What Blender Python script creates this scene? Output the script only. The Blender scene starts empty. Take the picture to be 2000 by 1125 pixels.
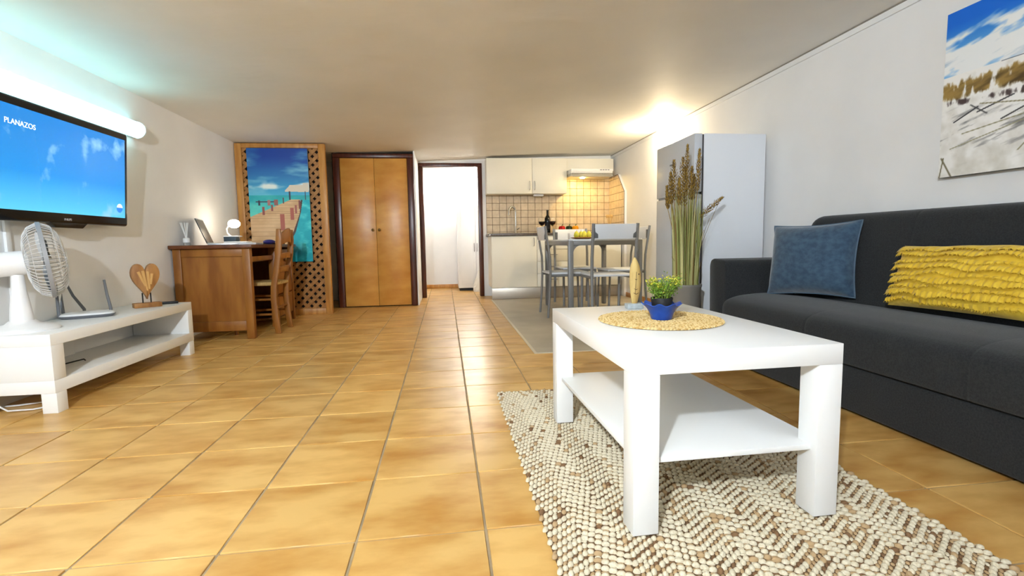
import bpy, bmesh, math, random
import numpy as np
from mathutils import Matrix, Vector
random.seed(7); np.random.seed(7)
PI = math.pi
C = bpy.context.scene.collection
scene = bpy.context.scene

# ------------------------------------------------------------------ camera
CAM_H = 0.758
yaw, pit, rol = 0.1328, 0.0929, 0.0168
fw = Vector((math.sin(yaw)*math.cos(pit), math.cos(yaw)*math.cos(pit), -math.sin(pit)))
rt = Vector((math.cos(yaw), -math.sin(yaw), 0)); dn = fw.cross(rt)
r2 = rt*math.cos(rol)+dn*math.sin(rol); d2 = -rt*math.sin(rol)+dn*math.cos(rol)
cam = bpy.data.cameras.new('camera'); cam_o = bpy.data.objects.new('camera', cam); C.objects.link(cam_o)
FPX = 962.4
cam.sensor_width = 36; cam.lens = FPX/2000*36; cam.clip_start = .02
M = Matrix((r2, -d2, -fw)).transposed().to_4x4(); M.translation = (0, 0, CAM_H)
cam_o.matrix_world = M
scene.camera = cam_o
def project(p):
    v = Vector(p)-Vector((0, 0, CAM_H)); z = v.dot(fw)
    if z < .05: return None
    return (1000+FPX*v.dot(r2)/z, 562.5+FPX*v.dot(d2)/z)

# ------------------------------------------------------------------ world, light levels, exposure
w = bpy.data.worlds.new('world'); scene.world = w; w.use_nodes = True
w.node_tree.nodes['Background'].inputs[0].default_value = (.8, .85, .9, 1)
w.node_tree.nodes['Background'].inputs[1].default_value = .3
vs = scene.view_settings
vs.view_transform = 'Standard'; vs.look = 'None'; vs.gamma = 1; vs.exposure = 1.66; vs.use_curve_mapping = False
L_TUBE = 1.7      # fluorescent batten on the left wall
L_REAR = 16.0      # same kind of batten on the wall behind the photographer
L_REARG = 14.0     # globe on the rear wall
L_GLOBE = 42.0     # warm globe on the right wall
L_FLOOD = 21.0     # floodlight on the rear wall, watts
L_HOOD = 130.0
L_DESK = 10.0
L_NEXT = 180.0      # globe in the next room

# ------------------------------------------------------------------ materials
def lin(c):
    return tuple(((x/255)/12.92 if x/255 <= .04045 else ((x/255+.055)/1.055)**2.4) for x in c)+(1,)
MATS = {}
def mat(name, col, rough=.5, metal=0, col2=None, nscale=6, stretch=(1, 1, 1), bump=0, bscale=60, bstretch=(1, 1, 1), emit=0, ecol=None,
        trans=0, ior=1.45, rand=0, detail=4, coat=0, sheen=0, lo=.35, hi=.65, spec=.5, alpha=1):
    if name in MATS: return MATS[name]
    m = bpy.data.materials.new(name); m.use_nodes = True; MATS[name] = m
    nt = m.node_tree; b = nt.nodes['Principled BSDF']
    b.inputs['Base Color'].default_value = lin(col); b.inputs['Roughness'].default_value = rough
    b.inputs['Metallic'].default_value = metal; b.inputs['IOR'].default_value = ior
    b.inputs['Transmission Weight'].default_value = trans; b.inputs['Coat Weight'].default_value = coat
    b.inputs['Sheen Weight'].default_value = sheen; b.inputs['Specular IOR Level'].default_value = spec
    b.inputs['Alpha'].default_value = alpha
    if emit:
        b.inputs['Emission Color'].default_value = lin(ecol or col); b.inputs['Emission Strength'].default_value = emit
    tc = nt.nodes.new('ShaderNodeTexCoord')
    def noise(scale, st, det=4):
        mp = nt.nodes.new('ShaderNodeMapping'); mp.inputs['Scale'].default_value = st
        if rand:
            oi = nt.nodes.new('ShaderNodeObjectInfo'); mu = nt.nodes.new('ShaderNodeVectorMath'); mu.operation = 'SCALE'
            cx = nt.nodes.new('ShaderNodeCombineXYZ')
            for k in range(3): nt.links.new(oi.outputs['Random'], cx.inputs[k])
            nt.links.new(cx.outputs[0], mu.inputs[0]); mu.inputs['Scale'].default_value = 37
            nt.links.new(mu.outputs[0], mp.inputs['Location'])
        nt.links.new(tc.outputs['Object'], mp.inputs[0])
        n = nt.nodes.new('ShaderNodeTexNoise'); n.inputs['Scale'].default_value = scale; n.inputs['Detail'].default_value = det
        nt.links.new(mp.outputs[0], n.inputs['Vector']); return n
    if col2:
        n = noise(nscale, stretch, detail); cr = nt.nodes.new('ShaderNodeValToRGB')
        cr.color_ramp.elements[0].position = lo; cr.color_ramp.elements[1].position = hi
        cr.color_ramp.elements[0].color = lin(col); cr.color_ramp.elements[1].color = lin(col2)
        nt.links.new(n.outputs['Fac'], cr.inputs[0]); out = cr.outputs[0]
        if rand:
            oi = nt.nodes.new('ShaderNodeObjectInfo'); hs = nt.nodes.new('ShaderNodeHueSaturation')
            mr = nt.nodes.new('ShaderNodeMapRange'); mr.inputs['To Min'].default_value = 1-rand; mr.inputs['To Max'].default_value = 1+rand
            nt.links.new(oi.outputs['Random'], mr.inputs[0]); nt.links.new(mr.outputs[0], hs.inputs['Value'])
            nt.links.new(out, hs.inputs['Color']); out = hs.outputs[0]
        nt.links.new(out, b.inputs['Base Color'])
    if bump:
        n = noise(bscale, bstretch, 3); bp = nt.nodes.new('ShaderNodeBump'); bp.inputs['Strength'].default_value = bump
        bp.inputs['Distance'].default_value = .01
        nt.links.new(n.outputs['Fac'], bp.inputs['Height']); nt.links.new(bp.outputs[0], b.inputs['Normal'])
    return m
def mat_attr(name, rough=.6, bump=0, bscale=300):
    m = mat(name, (128, 128, 128), rough, bump=bump, bscale=bscale); nt = m.node_tree
    a = nt.nodes.new('ShaderNodeVertexColor'); a.layer_name = 'print'
    nt.links.new(a.outputs['Color'], nt.nodes['Principled BSDF'].inputs['Base Color']); return m

wall_m = mat('wall_plaster', (240, 240, 240), .75, col2=(246, 246, 246), nscale=2, bump=.10, bscale=7)
ceil_m = mat('ceiling_plaster', (238, 236, 230), .6, col2=(245, 243, 238), nscale=1.5, bump=.45, bscale=4, bstretch=(.7, 1.6, 1))
tile_m = mat('ochre_tile', (222, 180, 108), .32, col2=(188, 134, 60), nscale=5, stretch=(1.0, 2.2, 1), rand=.07, detail=5, bump=.03, bscale=14, lo=.38, hi=.74, spec=.45)
grout_m = mat('grout', (178, 158, 126), .8, col2=(150, 132, 104), nscale=9)
white_lac = mat('white_lacquer', (242, 242, 240), .35, spec=.4)
cream_lac = mat('cream_laminate', (240, 236, 222), .4, spec=.4)
mahog = mat('mahogany', (92, 40, 20), .3, col2=(62, 24, 12), nscale=9, stretch=(4, 4, .4), spec=.6)
ply = mat('honey_plywood', (224, 166, 80), .32, col2=(196, 130, 50), nscale=3, stretch=(1, 1, 2.2), detail=7, bump=.05, bscale=5, lo=.3, hi=.7)
pine = mat('honey_pine', (204, 150, 78), .4, col2=(180, 122, 56), nscale=6, stretch=(5, 5, .6))
slat_m = mat('lattice_pine', (184, 132, 68), .5, col2=(156, 106, 50), nscale=20)
oak = mat('desk_oak', (162, 106, 42), .38, col2=(134, 80, 27), nscale=4, stretch=(3, 3, .6))
oak_dark = mat('desk_top_oak', (112, 62, 30), .35, col2=(86, 44, 20), nscale=5, stretch=(4, .5, 4))
void_m = mat('unlit_dark', (26, 17, 11), .9)  # near-black, painted-in shade behind the lattice and in the passage
rush = mat('woven_rush', (206, 178, 118), .8, col2=(170, 138, 80), nscale=30, stretch=(8, 1, 1), bump=.4, bscale=60, bstretch=(8, 1, 1))
steel = mat('brushed_steel', (175, 172, 168), .32, metal=1)
chrome = mat('chrome', (210, 210, 210), .12, metal=1)
brass = mat('aged_brass', (150, 120, 72), .3, metal=1)
greymet = mat('grey_metal', (134, 134, 134), .42, metal=.25)
chairpan = mat('pale_grey_panel', (222, 226, 232), .4)
counter_m = mat('brown_stone_counter', (104, 90, 78), .3, col2=(78, 66, 58), nscale=60)
splash_m = mat('beige_wall_tile', (222, 204, 176), .3, col2=(206, 186, 156), nscale=14, rand=.03)
splash_g = mat('dark_tile_grout', (110, 82, 58), .8)
fabric = mat('charcoal_fabric', (48, 50, 52), .9, col2=(37, 39, 41), nscale=160, bump=.25, bscale=420, sheen=.15, spec=.2)
black_pl = mat('black_plastic', (14, 14, 15), .22)
black_mt = mat('black_matte', (20, 20, 21), .6)
grey_pl = mat('grey_plastic', (104, 106, 110), .45)
white_pl = mat('white_plastic', (240, 240, 240), .4)
blue_vel = mat('blue_velvet', (62, 90, 112), .85, col2=(44, 68, 92), nscale=34, stretch=(1, 1.2, 1), sheen=.5, bump=.15, bscale=60, detail=6)
yellow_f = mat('yellow_cotton', (240, 202, 62), .85, col2=(226, 184, 44), nscale=30, sheen=.2)
blue_cer = mat('blue_ceramic', (38, 84, 176), .18, col2=(30, 66, 150), nscale=12)
glass_m = mat('clear_glass', (255, 255, 255), .02, trans=1, ior=1.45)
wine_m = mat('red_wine', (40, 4, 10), .08)

# ------------------------------------------------------------------ helpers
W = {}                                           # world matrix of every object built so far
def T(x, y, z): return Matrix.Translation((x, y, z))
def thing(name, label, cat, loc=(0, 0, 0), rz=0, group=None, rot=None):
    o = bpy.data.objects.new(name, None); C.objects.link(o); o.empty_display_size = .05
    m = T(*loc) @ (rot if rot else Matrix.Rotation(rz, 4, 'Z'))
    o.matrix_world = m; W[o] = m
    o['label'] = label; o['category'] = cat
    if group: o['group'] = group
    return o
def tag(o, label, cat, group=None):
    o['label'] = label; o['category'] = cat
    if group: o['group'] = group
    return o
class MB:
    def __init__(s): s.v = []; s.f = []; s.mi = []; s.col = None
    def add(s, v, f, mi=0):
        b = len(s.v); s.v += [tuple(p) for p in v]; s.f += [tuple(b+i for i in q) for q in f]; s.mi += [mi]*len(f); return s
    def box(s, x0, x1, y0, y1, z0, z1, mi=0):
        return s.add([(x0, y0, z0), (x1, y0, z0), (x1, y1, z0), (x0, y1, z0), (x0, y0, z1), (x1, y0, z1), (x1, y1, z1), (x0, y1, z1)],
                     [(0, 3, 2, 1), (4, 5, 6, 7), (0, 1, 5, 4), (1, 2, 6, 5), (2, 3, 7, 6), (3, 0, 4, 7)], mi)
    def tube(s, pts, rad, n=8, cap=True, flat=1.0, mi=0, up=None):
        pts = [Vector(p) for p in pts]; m = len(pts)
        if not hasattr(rad, '__len__'): rad = [rad]*m
        rings = []; a = None
        for i, p in enumerate(pts):
            d = (pts[min(i+1, m-1)]-pts[max(i-1, 0)]).normalized()
            if a is None:
                a = Vector(up) if up else (Vector((0, 0, 1)) if abs(d.z) < .9 else Vector((1, 0, 0)))
            a = (a-d*a.dot(d)); a = a.normalized() if a.length > 1e-6 else d.orthogonal().normalized()
            b = d.cross(a)
            rings.append([p+a*math.cos(2*PI*k/n)*rad[i]+b*math.sin(2*PI*k/n)*rad[i]*flat for k in range(n)])
        v = [q for r in rings for q in r]
        f = [(i*n+k, i*n+(k+1) % n, (i+1)*n+(k+1) % n, (i+1)*n+k) for i in range(m-1) for k in range(n)]
        if cap: f += [tuple(reversed(range(n))), tuple((m-1)*n+k for k in range(n))]
        return s.add(v, f, mi)
    def lathe(s, prof, c=(0, 0, 0), n=24, mi=0, wave=None):
        v = []; f = []; m = len(prof)
        for i, (r, z) in enumerate(prof):
            for k in range(n):
                t = 2*PI*k/n; rr, zz = (r, z) if not wave else wave(i, t, r, z)
                v.append((c[0]+rr*math.cos(t), c[1]+rr*math.sin(t), c[2]+zz))
        for i in range(m-1):
            for k in range(n): f.append((i*n+k, i*n+(k+1) % n, (i+1)*n+(k+1) % n, (i+1)*n+k))
        if prof[0][0] > 1e-5: f.append(tuple(reversed(range(n))))
        if prof[-1][0] > 1e-5: f.append(tuple((m-1)*n+k for k in range(n)))
        return s.add(v, f, mi)
    def ball(s, c, r, n=16, m=10, sc=(1, 1, 1), mi=0):
        pr = [(max(1e-6, r*math.sin(PI*i/m)), -r*math.cos(PI*i/m)) for i in range(m+1)]
        b = len(s.v); s.lathe(pr, (0, 0, 0), n, mi)
        s.v[b:] = [(c[0]+p[0]*sc[0], c[1]+p[1]*sc[1], c[2]+p[2]*sc[2]) for p in s.v[b:]]
        return s
    def prism(s, poly, axis, a, b, mi=0):
        # poly: 2D points; axis 'x' -> (y,z), 'y' -> (x,z), 'z' -> (x,y); extruded from a to b
        g = {'x': lambda p, t: (t, p[0], p[1]), 'y': lambda p, t: (p[0], t, p[1]), 'z': lambda p, t: (p[0], p[1], t)}[axis]
        n = len(poly)
        return s.add([g(p, a) for p in poly]+[g(p, b) for p in poly],
                     [tuple(reversed(range(n))), tuple(range(n, 2*n))]+[(i, (i+1) % n, n+(i+1) % n, n+i) for i in range(n)], mi)
    def loft(s, rings, cap=True, closed=True, mi=0):
        n = len(rings[0]); m = len(rings)
        f = [(i*n+k, i*n+(k+1) % n, (i+1)*n+(k+1) % n, (i+1)*n+k) for i in range(m-1) for k in range(n if closed else n-1)]
        if cap: f += [tuple(reversed(range(n))), tuple((m-1)*n+k for k in range(n))]
        return s.add([p for r in rings for p in r], f, mi)
    def xf(s, m, start=0):
        s.v[start:] = [tuple(m @ Vector(p)) for p in s.v[start:]]; return s
    def build(s, name, ms, parent=None, bevel=0, seg=2, smooth=False, local=False, kind=None, angle=40, origin=None):
        me = bpy.data.meshes.new(name)
        v = s.v
        if parent is not None and not local:
            iv = W[parent].inverted(); v = [iv @ Vector(p) for p in v]
        mw = W[parent].copy() if parent is not None else Matrix.Identity(4)
        loc = None
        if origin is None and parent is None:
            a = np.array([tuple(p) for p in v]); loc = Vector(((a[:, 0].min()+a[:, 0].max())/2, (a[:, 1].min()+a[:, 1].max())/2, a[:, 2].min()))
        elif origin is not None: loc = Vector(origin)
        if loc is not None: v = [Vector(p)-loc for p in v]; mw = mw @ Matrix.Translation(loc)
        me.from_pydata([tuple(p) for p in v], [], s.f)
        if not isinstance(ms, (list, tuple)): ms = [ms]
        for m in ms: me.materials.append(m)
        if len(ms) > 1: me.polygons.foreach_set('material_index', s.mi)
        bm = bmesh.new(); bm.from_mesh(me)
        bmesh.ops.recalc_face_normals(bm, faces=bm.faces)
        if bevel:
            es = [e for e in bm.edges if len(e.link_faces) == 2 and e.calc_face_angle(0) > math.radians(30)]
            bmesh.ops.bevel(bm, geom=es, offset=bevel, segments=seg, profile=.5, affect='EDGES', clamp_overlap=True)
        if smooth or bevel:
            for f in bm.faces: f.smooth = True
        bm.to_mesh(me); bm.free()
        if smooth or bevel:
            try: me.set_sharp_from_angle(angle=math.radians(angle))
            except Exception: pass
        o = bpy.data.objects.new(name, me); C.objects.link(o)
        if parent is not None: o.parent = parent
        if loc is not None: o.location = loc
        W[o] = mw
        if kind: o['kind'] = kind
        return o
def copy_tree(o, parent=None, mw=None):
    c = o.copy(); C.objects.link(c); c.parent = parent
    for ch in [x for x in list(bpy.data.objects) if x.parent == o]: copy_tree(ch, c)
    return c
def text(name, body, size, m, parent, mloc, extrude=.0006):
    cu = bpy.data.curves.new(name, 'FONT'); cu.body = body; cu.size = size; cu.align_x = 'CENTER'; cu.align_y = 'CENTER'; cu.extrude = extrude
    t = bpy.data.objects.new(name+'_tmp', cu); C.objects.link(t)
    bpy.context.view_layer.update()
    me = bpy.data.meshes.new_from_object(t.evaluated_get(bpy.context.evaluated_depsgraph_get()))
    bpy.data.objects.remove(t)
    me.materials.clear(); me.materials.append(m)
    o = bpy.data.objects.new(name, me); C.objects.link(o); o.parent = parent
    o.matrix_basis = W[parent].inverted() @ mloc; W[o] = mloc
    return o
def struct(o): o['kind'] = 'structure'; return o

# ------------------------------------------------------------------ room shell
XL, XR, YB, YR, YN = -2.17, 2.41, 6.98, -.88, 8.4
PITCH, TX0, TY0 = .333, .0849, 1.2433
def zceil(x, y):
    u = max(0, min(1, (x-XL)/(XR-XL)))
    z = 1.856+.118*u**1.3
    z -= .035*math.exp(-((x+.9)/.9)**2-((y-6.4)/.9)**2)
    z += .006*math.sin(1.7*y+.9*x)*math.sin(1.3*x+.4)
    return z
floor = struct(MB().box(-2.3, 2.55, YR-.1, YN+.1, -.08, -.004).build('floor', grout_m))
# tiles: the ones in view singly, the others joined
def clipbox(x0, x1, y0, y1, r):
    a, b, c, d = max(x0, r[0]), min(x1, r[1]), max(y0, r[2]), min(y1, r[3])
    return (a, b, c, d) if b-a > .01 and d-c > .01 else None
single = []; rest = []
G = .0034
for i in range(-8, 9):
    for j in range(-8, 23):
        x0, y0 = TX0+i*PITCH+G, TY0+j*PITCH+G
        y1 = y0+PITCH-2*G
        reg = (XL, XR, YR, YB) if (y0+y1)/2 < YB else (-.9, 1.0, YR, YN)
        r = clipbox(x0, x0+PITCH-2*G, y0, y1, reg)
        if not r: continue
        if (r[0]+r[1])/2 < -.36 and r[2] > 5.75: rest.append(r); continue
        vis = False
        for px in (r[0], (r[0]+r[1])/2, r[1]):
            for py in (r[2], (r[2]+r[3])/2, r[3]):
                q = project((px, py, 0))
                if q and -10 < q[0] < 2010 and q[1] < 1135: vis = True
        (single if vis else rest).append(r)
proto = {}
single.sort(key=lambda r: r[2])
rest += single[300:]; single = single[:300]
for r in single:
    sx, sy = round(r[1]-r[0], 3), round(r[3]-r[2], 3)
    if (sx, sy) not in proto:
        o = MB().box(-sx/2, sx/2, -sy/2, sy/2, -.006, 0).build('tile', tile_m, floor, bevel=.0016, seg=1, local=True, origin=(0, 0, 0))
        proto[(sx, sy)] = o.data
    else:
        o = bpy.data.objects.new('tile', proto[(sx, sy)]); C.objects.link(o); o.parent = floor
    fl = W[floor].translation
    o.location = Vector(((r[0]+r[1])/2, (r[2]+r[3])/2, 0))-fl
mb = MB()
for r in rest: mb.box(*r, -.006, 0)
mb.build('tiles_out_of_view', tile_m, floor, kind='stuff')

struct(MB().box(XL-.12, XL, YR-.1, YB+.1, 0, 2.05).build('wall_left', wall_m))
struct(MB().box(XR, XR+.12, YR-.1, YB+.1, 0, 2.05).build('wall_right', wall_m))
struct(MB().box(XL, XR, YR-.12, YR, 0, 2.05).build('wall_rear', wall_m))
DL, DR, DT = -.335, .535, 1.856
mb = MB().box(XL, DL, YB, YB+.1, 0, 2.05).box(DR, XR, YB, YB+.1, 0, 2.05).box(DL, DR, YB, YB+.1, DT, 2.05)
struct(mb.build('wall_back', wall_m))
# ceiling, gently uneven plaster
nx, ny = 60, 100
mb = MB(); v = []
for j in range(ny+1):
    for i in range(nx+1):
        x = XL+(XR-XL)*i/nx; y = YR+(YB-YR)*j/ny; v.append((x, y, zceil(x, y)))
f = [(j*(nx+1)+i, j*(nx+1)+i+1, (j+1)*(nx+1)+i+1, (j+1)*(nx+1)+i) for j in range(ny) for i in range(nx)]
mb.add(v, f); n0 = len(v)
mb.box(XL-.1, XR+.1, YR-.1, YB+.1, 2.05, 2.12)
struct(mb.build('ceiling', ceil_m, smooth=True))
# next room
mb = MB().box(-.98, -.9, YB+.1, YN, 0, 2.0); struct(mb.build('wall_next_left', wall_m))
struct(MB().box(1.0, 1.08, YB+.1, YN, 0, 2.0).build('wall_next_right', wall_m))
struct(MB().box(-.98, 1.08, YN, YN+.1, 0, 2.0).build('wall_next_far', wall_m))
struct(MB().box(-.98, 1.08, YB+.1, YN, 1.87, 1.95).build('ceiling_next', wall_m))
struct(MB().box(-.9, 1.0, YN-.014, YN, 0, .065).build('baseboard_next', pine, bevel=.003))
# doorway frame
dr = thing('door_1', 'open doorway with dark mahogany frame left of the kitchen', 'doorway', ((DL+DR)/2, YB, 0)); dr['kind'] = 'structure'
del dr['category']
MB().box(DL, DL+.06, YB-.02, YB+.12, 0, DT-.05).build('jamb', mahog, dr, bevel=.006)
MB().box(DR-.06, DR, YB-.02, YB+.12, 0, DT-.05).build('jamb', mahog, dr, bevel=.006)
MB().box(DL, DR, YB-.02, YB+.12, DT-.05, DT).build('head_rail', mahog, dr, bevel=.006)
# closet walls either side of the built-in cupboard
CF = 6.15
struct(MB().box(-.352, -.338, CF+.004, YB, 0, 1.95).build('wall_closet_right', wall_m))
struct(MB().box(-1.30, -1.285, CF+.02, YB, 0, 1.95).build('wall_closet_left', void_m))  # near-black colour puts the passage shade into this wall
# right wall ceiling strip with its cable
mb = MB()
ys = np.linspace(YR, YB, 40)
for k in range(39):
    a, b = ys[k], ys[k+1]; za, zb = zceil(XR, a), zceil(XR, b)
    mb.add([(XR, a, za-.04), (XR-.012, a, za-.04), (XR-.012, a, za+.01), (XR, a, za+.01), (XR, b, zb-.04), (XR-.012, b, zb-.04), (XR-.012, b, zb+.01), (XR, b, zb+.01)],
           [(0, 1, 5, 4), (1, 2, 6, 5), (2, 3, 7, 6)])
struct(mb.build('trim_1', wall_m))
mb = MB().tube([(XR-.012, y, zceil(XR, y)-.004) for y in ys], .004, 6); struct(mb.build('trim_2', mat('grey_wire', (150, 144, 134), .7)))
# skirting on the right wall by the dining table
struct(MB().box(XR-.01, XR, 4.1, 6.36, 0, .06).build('baseboard_right', pine, bevel=.002))

# ------------------------------------------------------------------ built-in cupboard
cx0, cx1, ct = -1.285, -.352, 1.832
cp = thing('cupboard', 'built-in cupboard with two honey plywood doors in a mahogany frame', 'cupboard', ((cx0+cx1)/2, CF, 0))
MB().box(cx0, cx0+.075, CF-.02, CF+.05, 0, ct-.05).build('frame_jamb', mahog, cp, bevel=.008)
MB().box(cx1-.075, cx1, CF-.02, CF+.05, 0, ct-.05).build('frame_jamb', mahog, cp, bevel=.008)
MB().box(cx0, cx1, CF-.02, CF+.05, ct-.05, ct).build('frame_head', mahog, cp, bevel=.008)
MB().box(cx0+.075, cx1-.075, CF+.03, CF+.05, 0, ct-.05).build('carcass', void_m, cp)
xm = (cx0+cx1)/2+.002
for a, b, kx in ((cx0+.078, xm-.0015, xm-.038), (xm+.0015, cx1-.078, xm+.038)):
    d = MB().box(a, b, CF-.004, CF+.02, .012, ct-.054).build('door', ply, cp, bevel=.002)
    mb = MB().lathe([(.006, 0), (.006, .012), (.015, .018), (.017, .026), (.010, .033), (.0, .034)], n=16)
    mb.xf(T(kx, CF-.004, .93) @ Matrix.Rotation(PI/2, 4, 'X')); mb.build('knob', brass, d, smooth=True)

# ------------------------------------------------------------------ lattice panel
LY = 5.64
lt = thing('lattice_panel', 'tall honey wood lattice screen with a plain frame beside the cupboard', 'lattice screen', (-1.70, LY, 0))
lx0, lx1, lz1, fwid = -2.164, -1.252, 1.84, .068
MB().box(lx0, lx0+fwid, LY-.025, LY+.025, 0, lz1).build('frame_post', pine, lt, bevel=.004)
MB().box(lx1-fwid, lx1, LY-.025, LY+.025, 0, lz1).build('frame_post', pine, lt, bevel=.004)
MB().box(lx0+fwid, lx1-fwid, LY-.025, LY+.025, lz1-fwid*.7, lz1).build('frame_rail', pine, lt, bevel=.004)
MB().box(lx0+fwid, lx1-fwid, LY-.025, LY+.025, 0, fwid).build('frame_rail', pine, lt, bevel=.004)
ix0, ix1, iz0, iz1 = lx0+fwid, lx1-fwid, fwid, lz1-fwid*.7
def clip_poly(poly, a, b, c):                # keep a*x+b*y <= c
    out = []
    for i in range(len(poly)):
        p, q = poly[i], poly[(i+1) % len(poly)]; dp, dq = a*p[0]+b*p[1]-c, a*q[0]+b*q[1]-c
        if dp <= 0: out.append(p)
        if dp*dq < 0: t = dp/(dp-dq); out.append((p[0]+(q[0]-p[0])*t, p[1]+(q[1]-p[1])*t))
    return out
pp, sw = .0635, .0345
for sgn, yy in ((1, LY-.010), (-1, LY)):
    k = -60
    while k < 60:
        cdist = k*pp; dx, dz = .7071, .7071*sgn; nxx, nzz = -dz, dx
        c0 = (-1.7+nxx*cdist, .9+nzz*cdist)
        poly = [(c0[0]+dx*a+nxx*b, c0[1]+dz*a+nzz*b) for a, b in ((-4, -sw/2), (4, -sw/2), (4, sw/2), (-4, sw/2))]
        for cl in ((-1, 0, -ix0), (1, 0, ix1), (0, -1, -iz0), (0, 1, iz1)): 
            if poly: poly = clip_poly(poly, *cl)
        if len(poly) > 2: MB().prism(poly, 'y', yy, yy+.010).build('slat', slat_m, lt)
        k += 1
MB().box(ix0, ix1, LY+.030, LY+.036, .02, lz1-.02).build('shade_panel', void_m, lt)  # added dark sheet, stands in for the unlit passage seen between the slats

# ------------------------------------------------------------------ printed canvases
def vnoise(u, v, su, sv, seed):
    r = np.random.RandomState(seed); g = r.rand(64, 64)
    a, b = u*su, v*sv; i, j = np.floor(a).astype(int), np.floor(b).astype(int); fa, fb = a-i, b-j
    fa, fb = fa*fa*(3-2*fa), fb*fb*(3-2*fb); i %= 63; j %= 63
    return g[i, j]*(1-fa)*(1-fb)+g[(i+1), j]*fa*(1-fb)+g[i, (j+1)]*(1-fa)*fb+g[i+1, j+1]*fa*fb
def fbm(u, v, su, sv, seed): return sum(vnoise(u, v, su*2**k, sv*2**k, seed+k)/2**(k+1) for k in range(4))
def mixc(a, b, t): t = np.clip(t, 0, 1)[..., None]; return a*(1-t)+b*t
def c3(*c): return np.array(c, float)
def inpoly(u, v, poly):
    ins = np.zeros(u.shape, bool); n = len(poly)
    for i in range(n):
        (x0, y0), (x1, y1) = poly[i], poly[(i+1) % n]
        if y0 == y1: continue
        cnd = ((y0 > v) != (y1 > v)) & (u < (x1-x0)*(v-y0)/(y1-y0)+x0); ins ^= cnd
    return ins
def pier(u, v):
    n1 = fbm(u, v, 3, 9, 3); n2 = fbm(u, v, 2.2, 14, 11); n3 = fbm(u, v, 6, 20, 23)
    sky = mixc(np.broadcast_to(c3(70, 178, 218), u.shape+(3,)), np.broadcast_to(c3(6, 62, 158), u.shape+(3,)), (v-.60)/.33)
    sky = mixc(sky, c3(150, 215, 232), (n2-.5)*3.2*np.clip(1.1-np.abs(v-.78)*3, 0, 1))
    sky = mixc(sky, c3(70, 190, 215), np.clip((.25-u)*3, 0, 1)*np.clip((v-.8)*4, 0, 1)*n1*1.5)
    sky = mixc(sky, c3(226, 240, 240), (n1+.35*np.exp(-((v-.665)/.035)**2)-.62)*5*np.exp(-((v-.665)/.06)**2))
    sea = mixc(np.broadcast_to(c3(96, 214, 204), u.shape+(3,)), np.broadcast_to(c3(30, 168, 182), u.shape+(3,)), (v-.42)/.18+n3-.5)
    col = np.where((v > .592)[..., None], sky, sea)
    wat = mixc(np.broadcast_to(c3(10, 176, 196), u.shape+(3,)), np.broadcast_to(c3(90, 222, 226), u.shape+(3,)), (n3-.45)*4)
    wat = mixc(wat, c3(6, 96, 116), np.exp(-((u-.72)/.16)**2-((v-.10)/.06)**2)*.8)
    col = np.where(inpoly(u, v, [(.84, .55), (1.01, .55), (1.01, -.01), (.4, -.01), (.8, .4)])[..., None], wat, col)
    deck = mixc(np.broadcast_to(c3(226, 196, 152), u.shape+(3,)), np.broadcast_to(c3(196, 158, 116), u.shape+(3,)), n3*1.1)
    pl = np.abs((np.log(np.clip(.60-v, .02, 1))*9) % 1-.5)*2
    deck = mixc(deck, c3(150, 112, 84), (pl-.86)*7)
    col = np.where(inpoly(u, v, [(-.01, .40), (.68, .552), (.84, .552), (.82, .43), (.70, .27), (.52, .10), (.42, -.01), (-.01, -.01)])[..., None], deck, col)
    col = np.where(inpoly(u, v, [(.82, .43), (.85, .55), (.88, .55), (.84, .44), (.74, .27), (.56, .10), (.46, -.01), (.42, -.01), (.52, .10), (.70, .27)])[..., None], c3(70, 58, 56), col)
    roof = inpoly(u, v, [(.60, .635), (.68, .68), (.90, .68), (.90, .70), (.99, .70), (.99, .62), (.92, .62), (.60, .622)])
    col = np.where(roof[..., None], c3(222, 214, 196), col)
    for a, b, y0, y1, cc in ((.655, .685, .55, .625, c3(60, 62, 80)), (.92, .94, .55, .625, c3(60, 62, 80)), (.10, .42, .53, .538, c3(70, 70, 90)), (.14, .18, .50, .545, c3(60, 60, 80)),
                             (.30, .345, .50, .55, c3(170, 120, 120)), (.40, .47, .50, .555, c3(150, 100, 96)), (.55, .57, .52, .57, c3(90, 70, 80)),
                             (.20, .245, .42, .49, c3(140, 76, 74)), (.35, .385, .455, .51, c3(140, 80, 78)), (.49, .565, .28, .425, c3(168, 92, 80)),
                             (.66, .725, .375, .48, c3(172, 96, 84)), (.745, .78, .43, .505, c3(160, 96, 88)), (.81, .845, .47, .545, c3(130, 74, 72))):
        col = np.where(((u > a) & (u < b) & (v > y0) & (v < y1))[..., None], cc, col)
    return col
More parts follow.
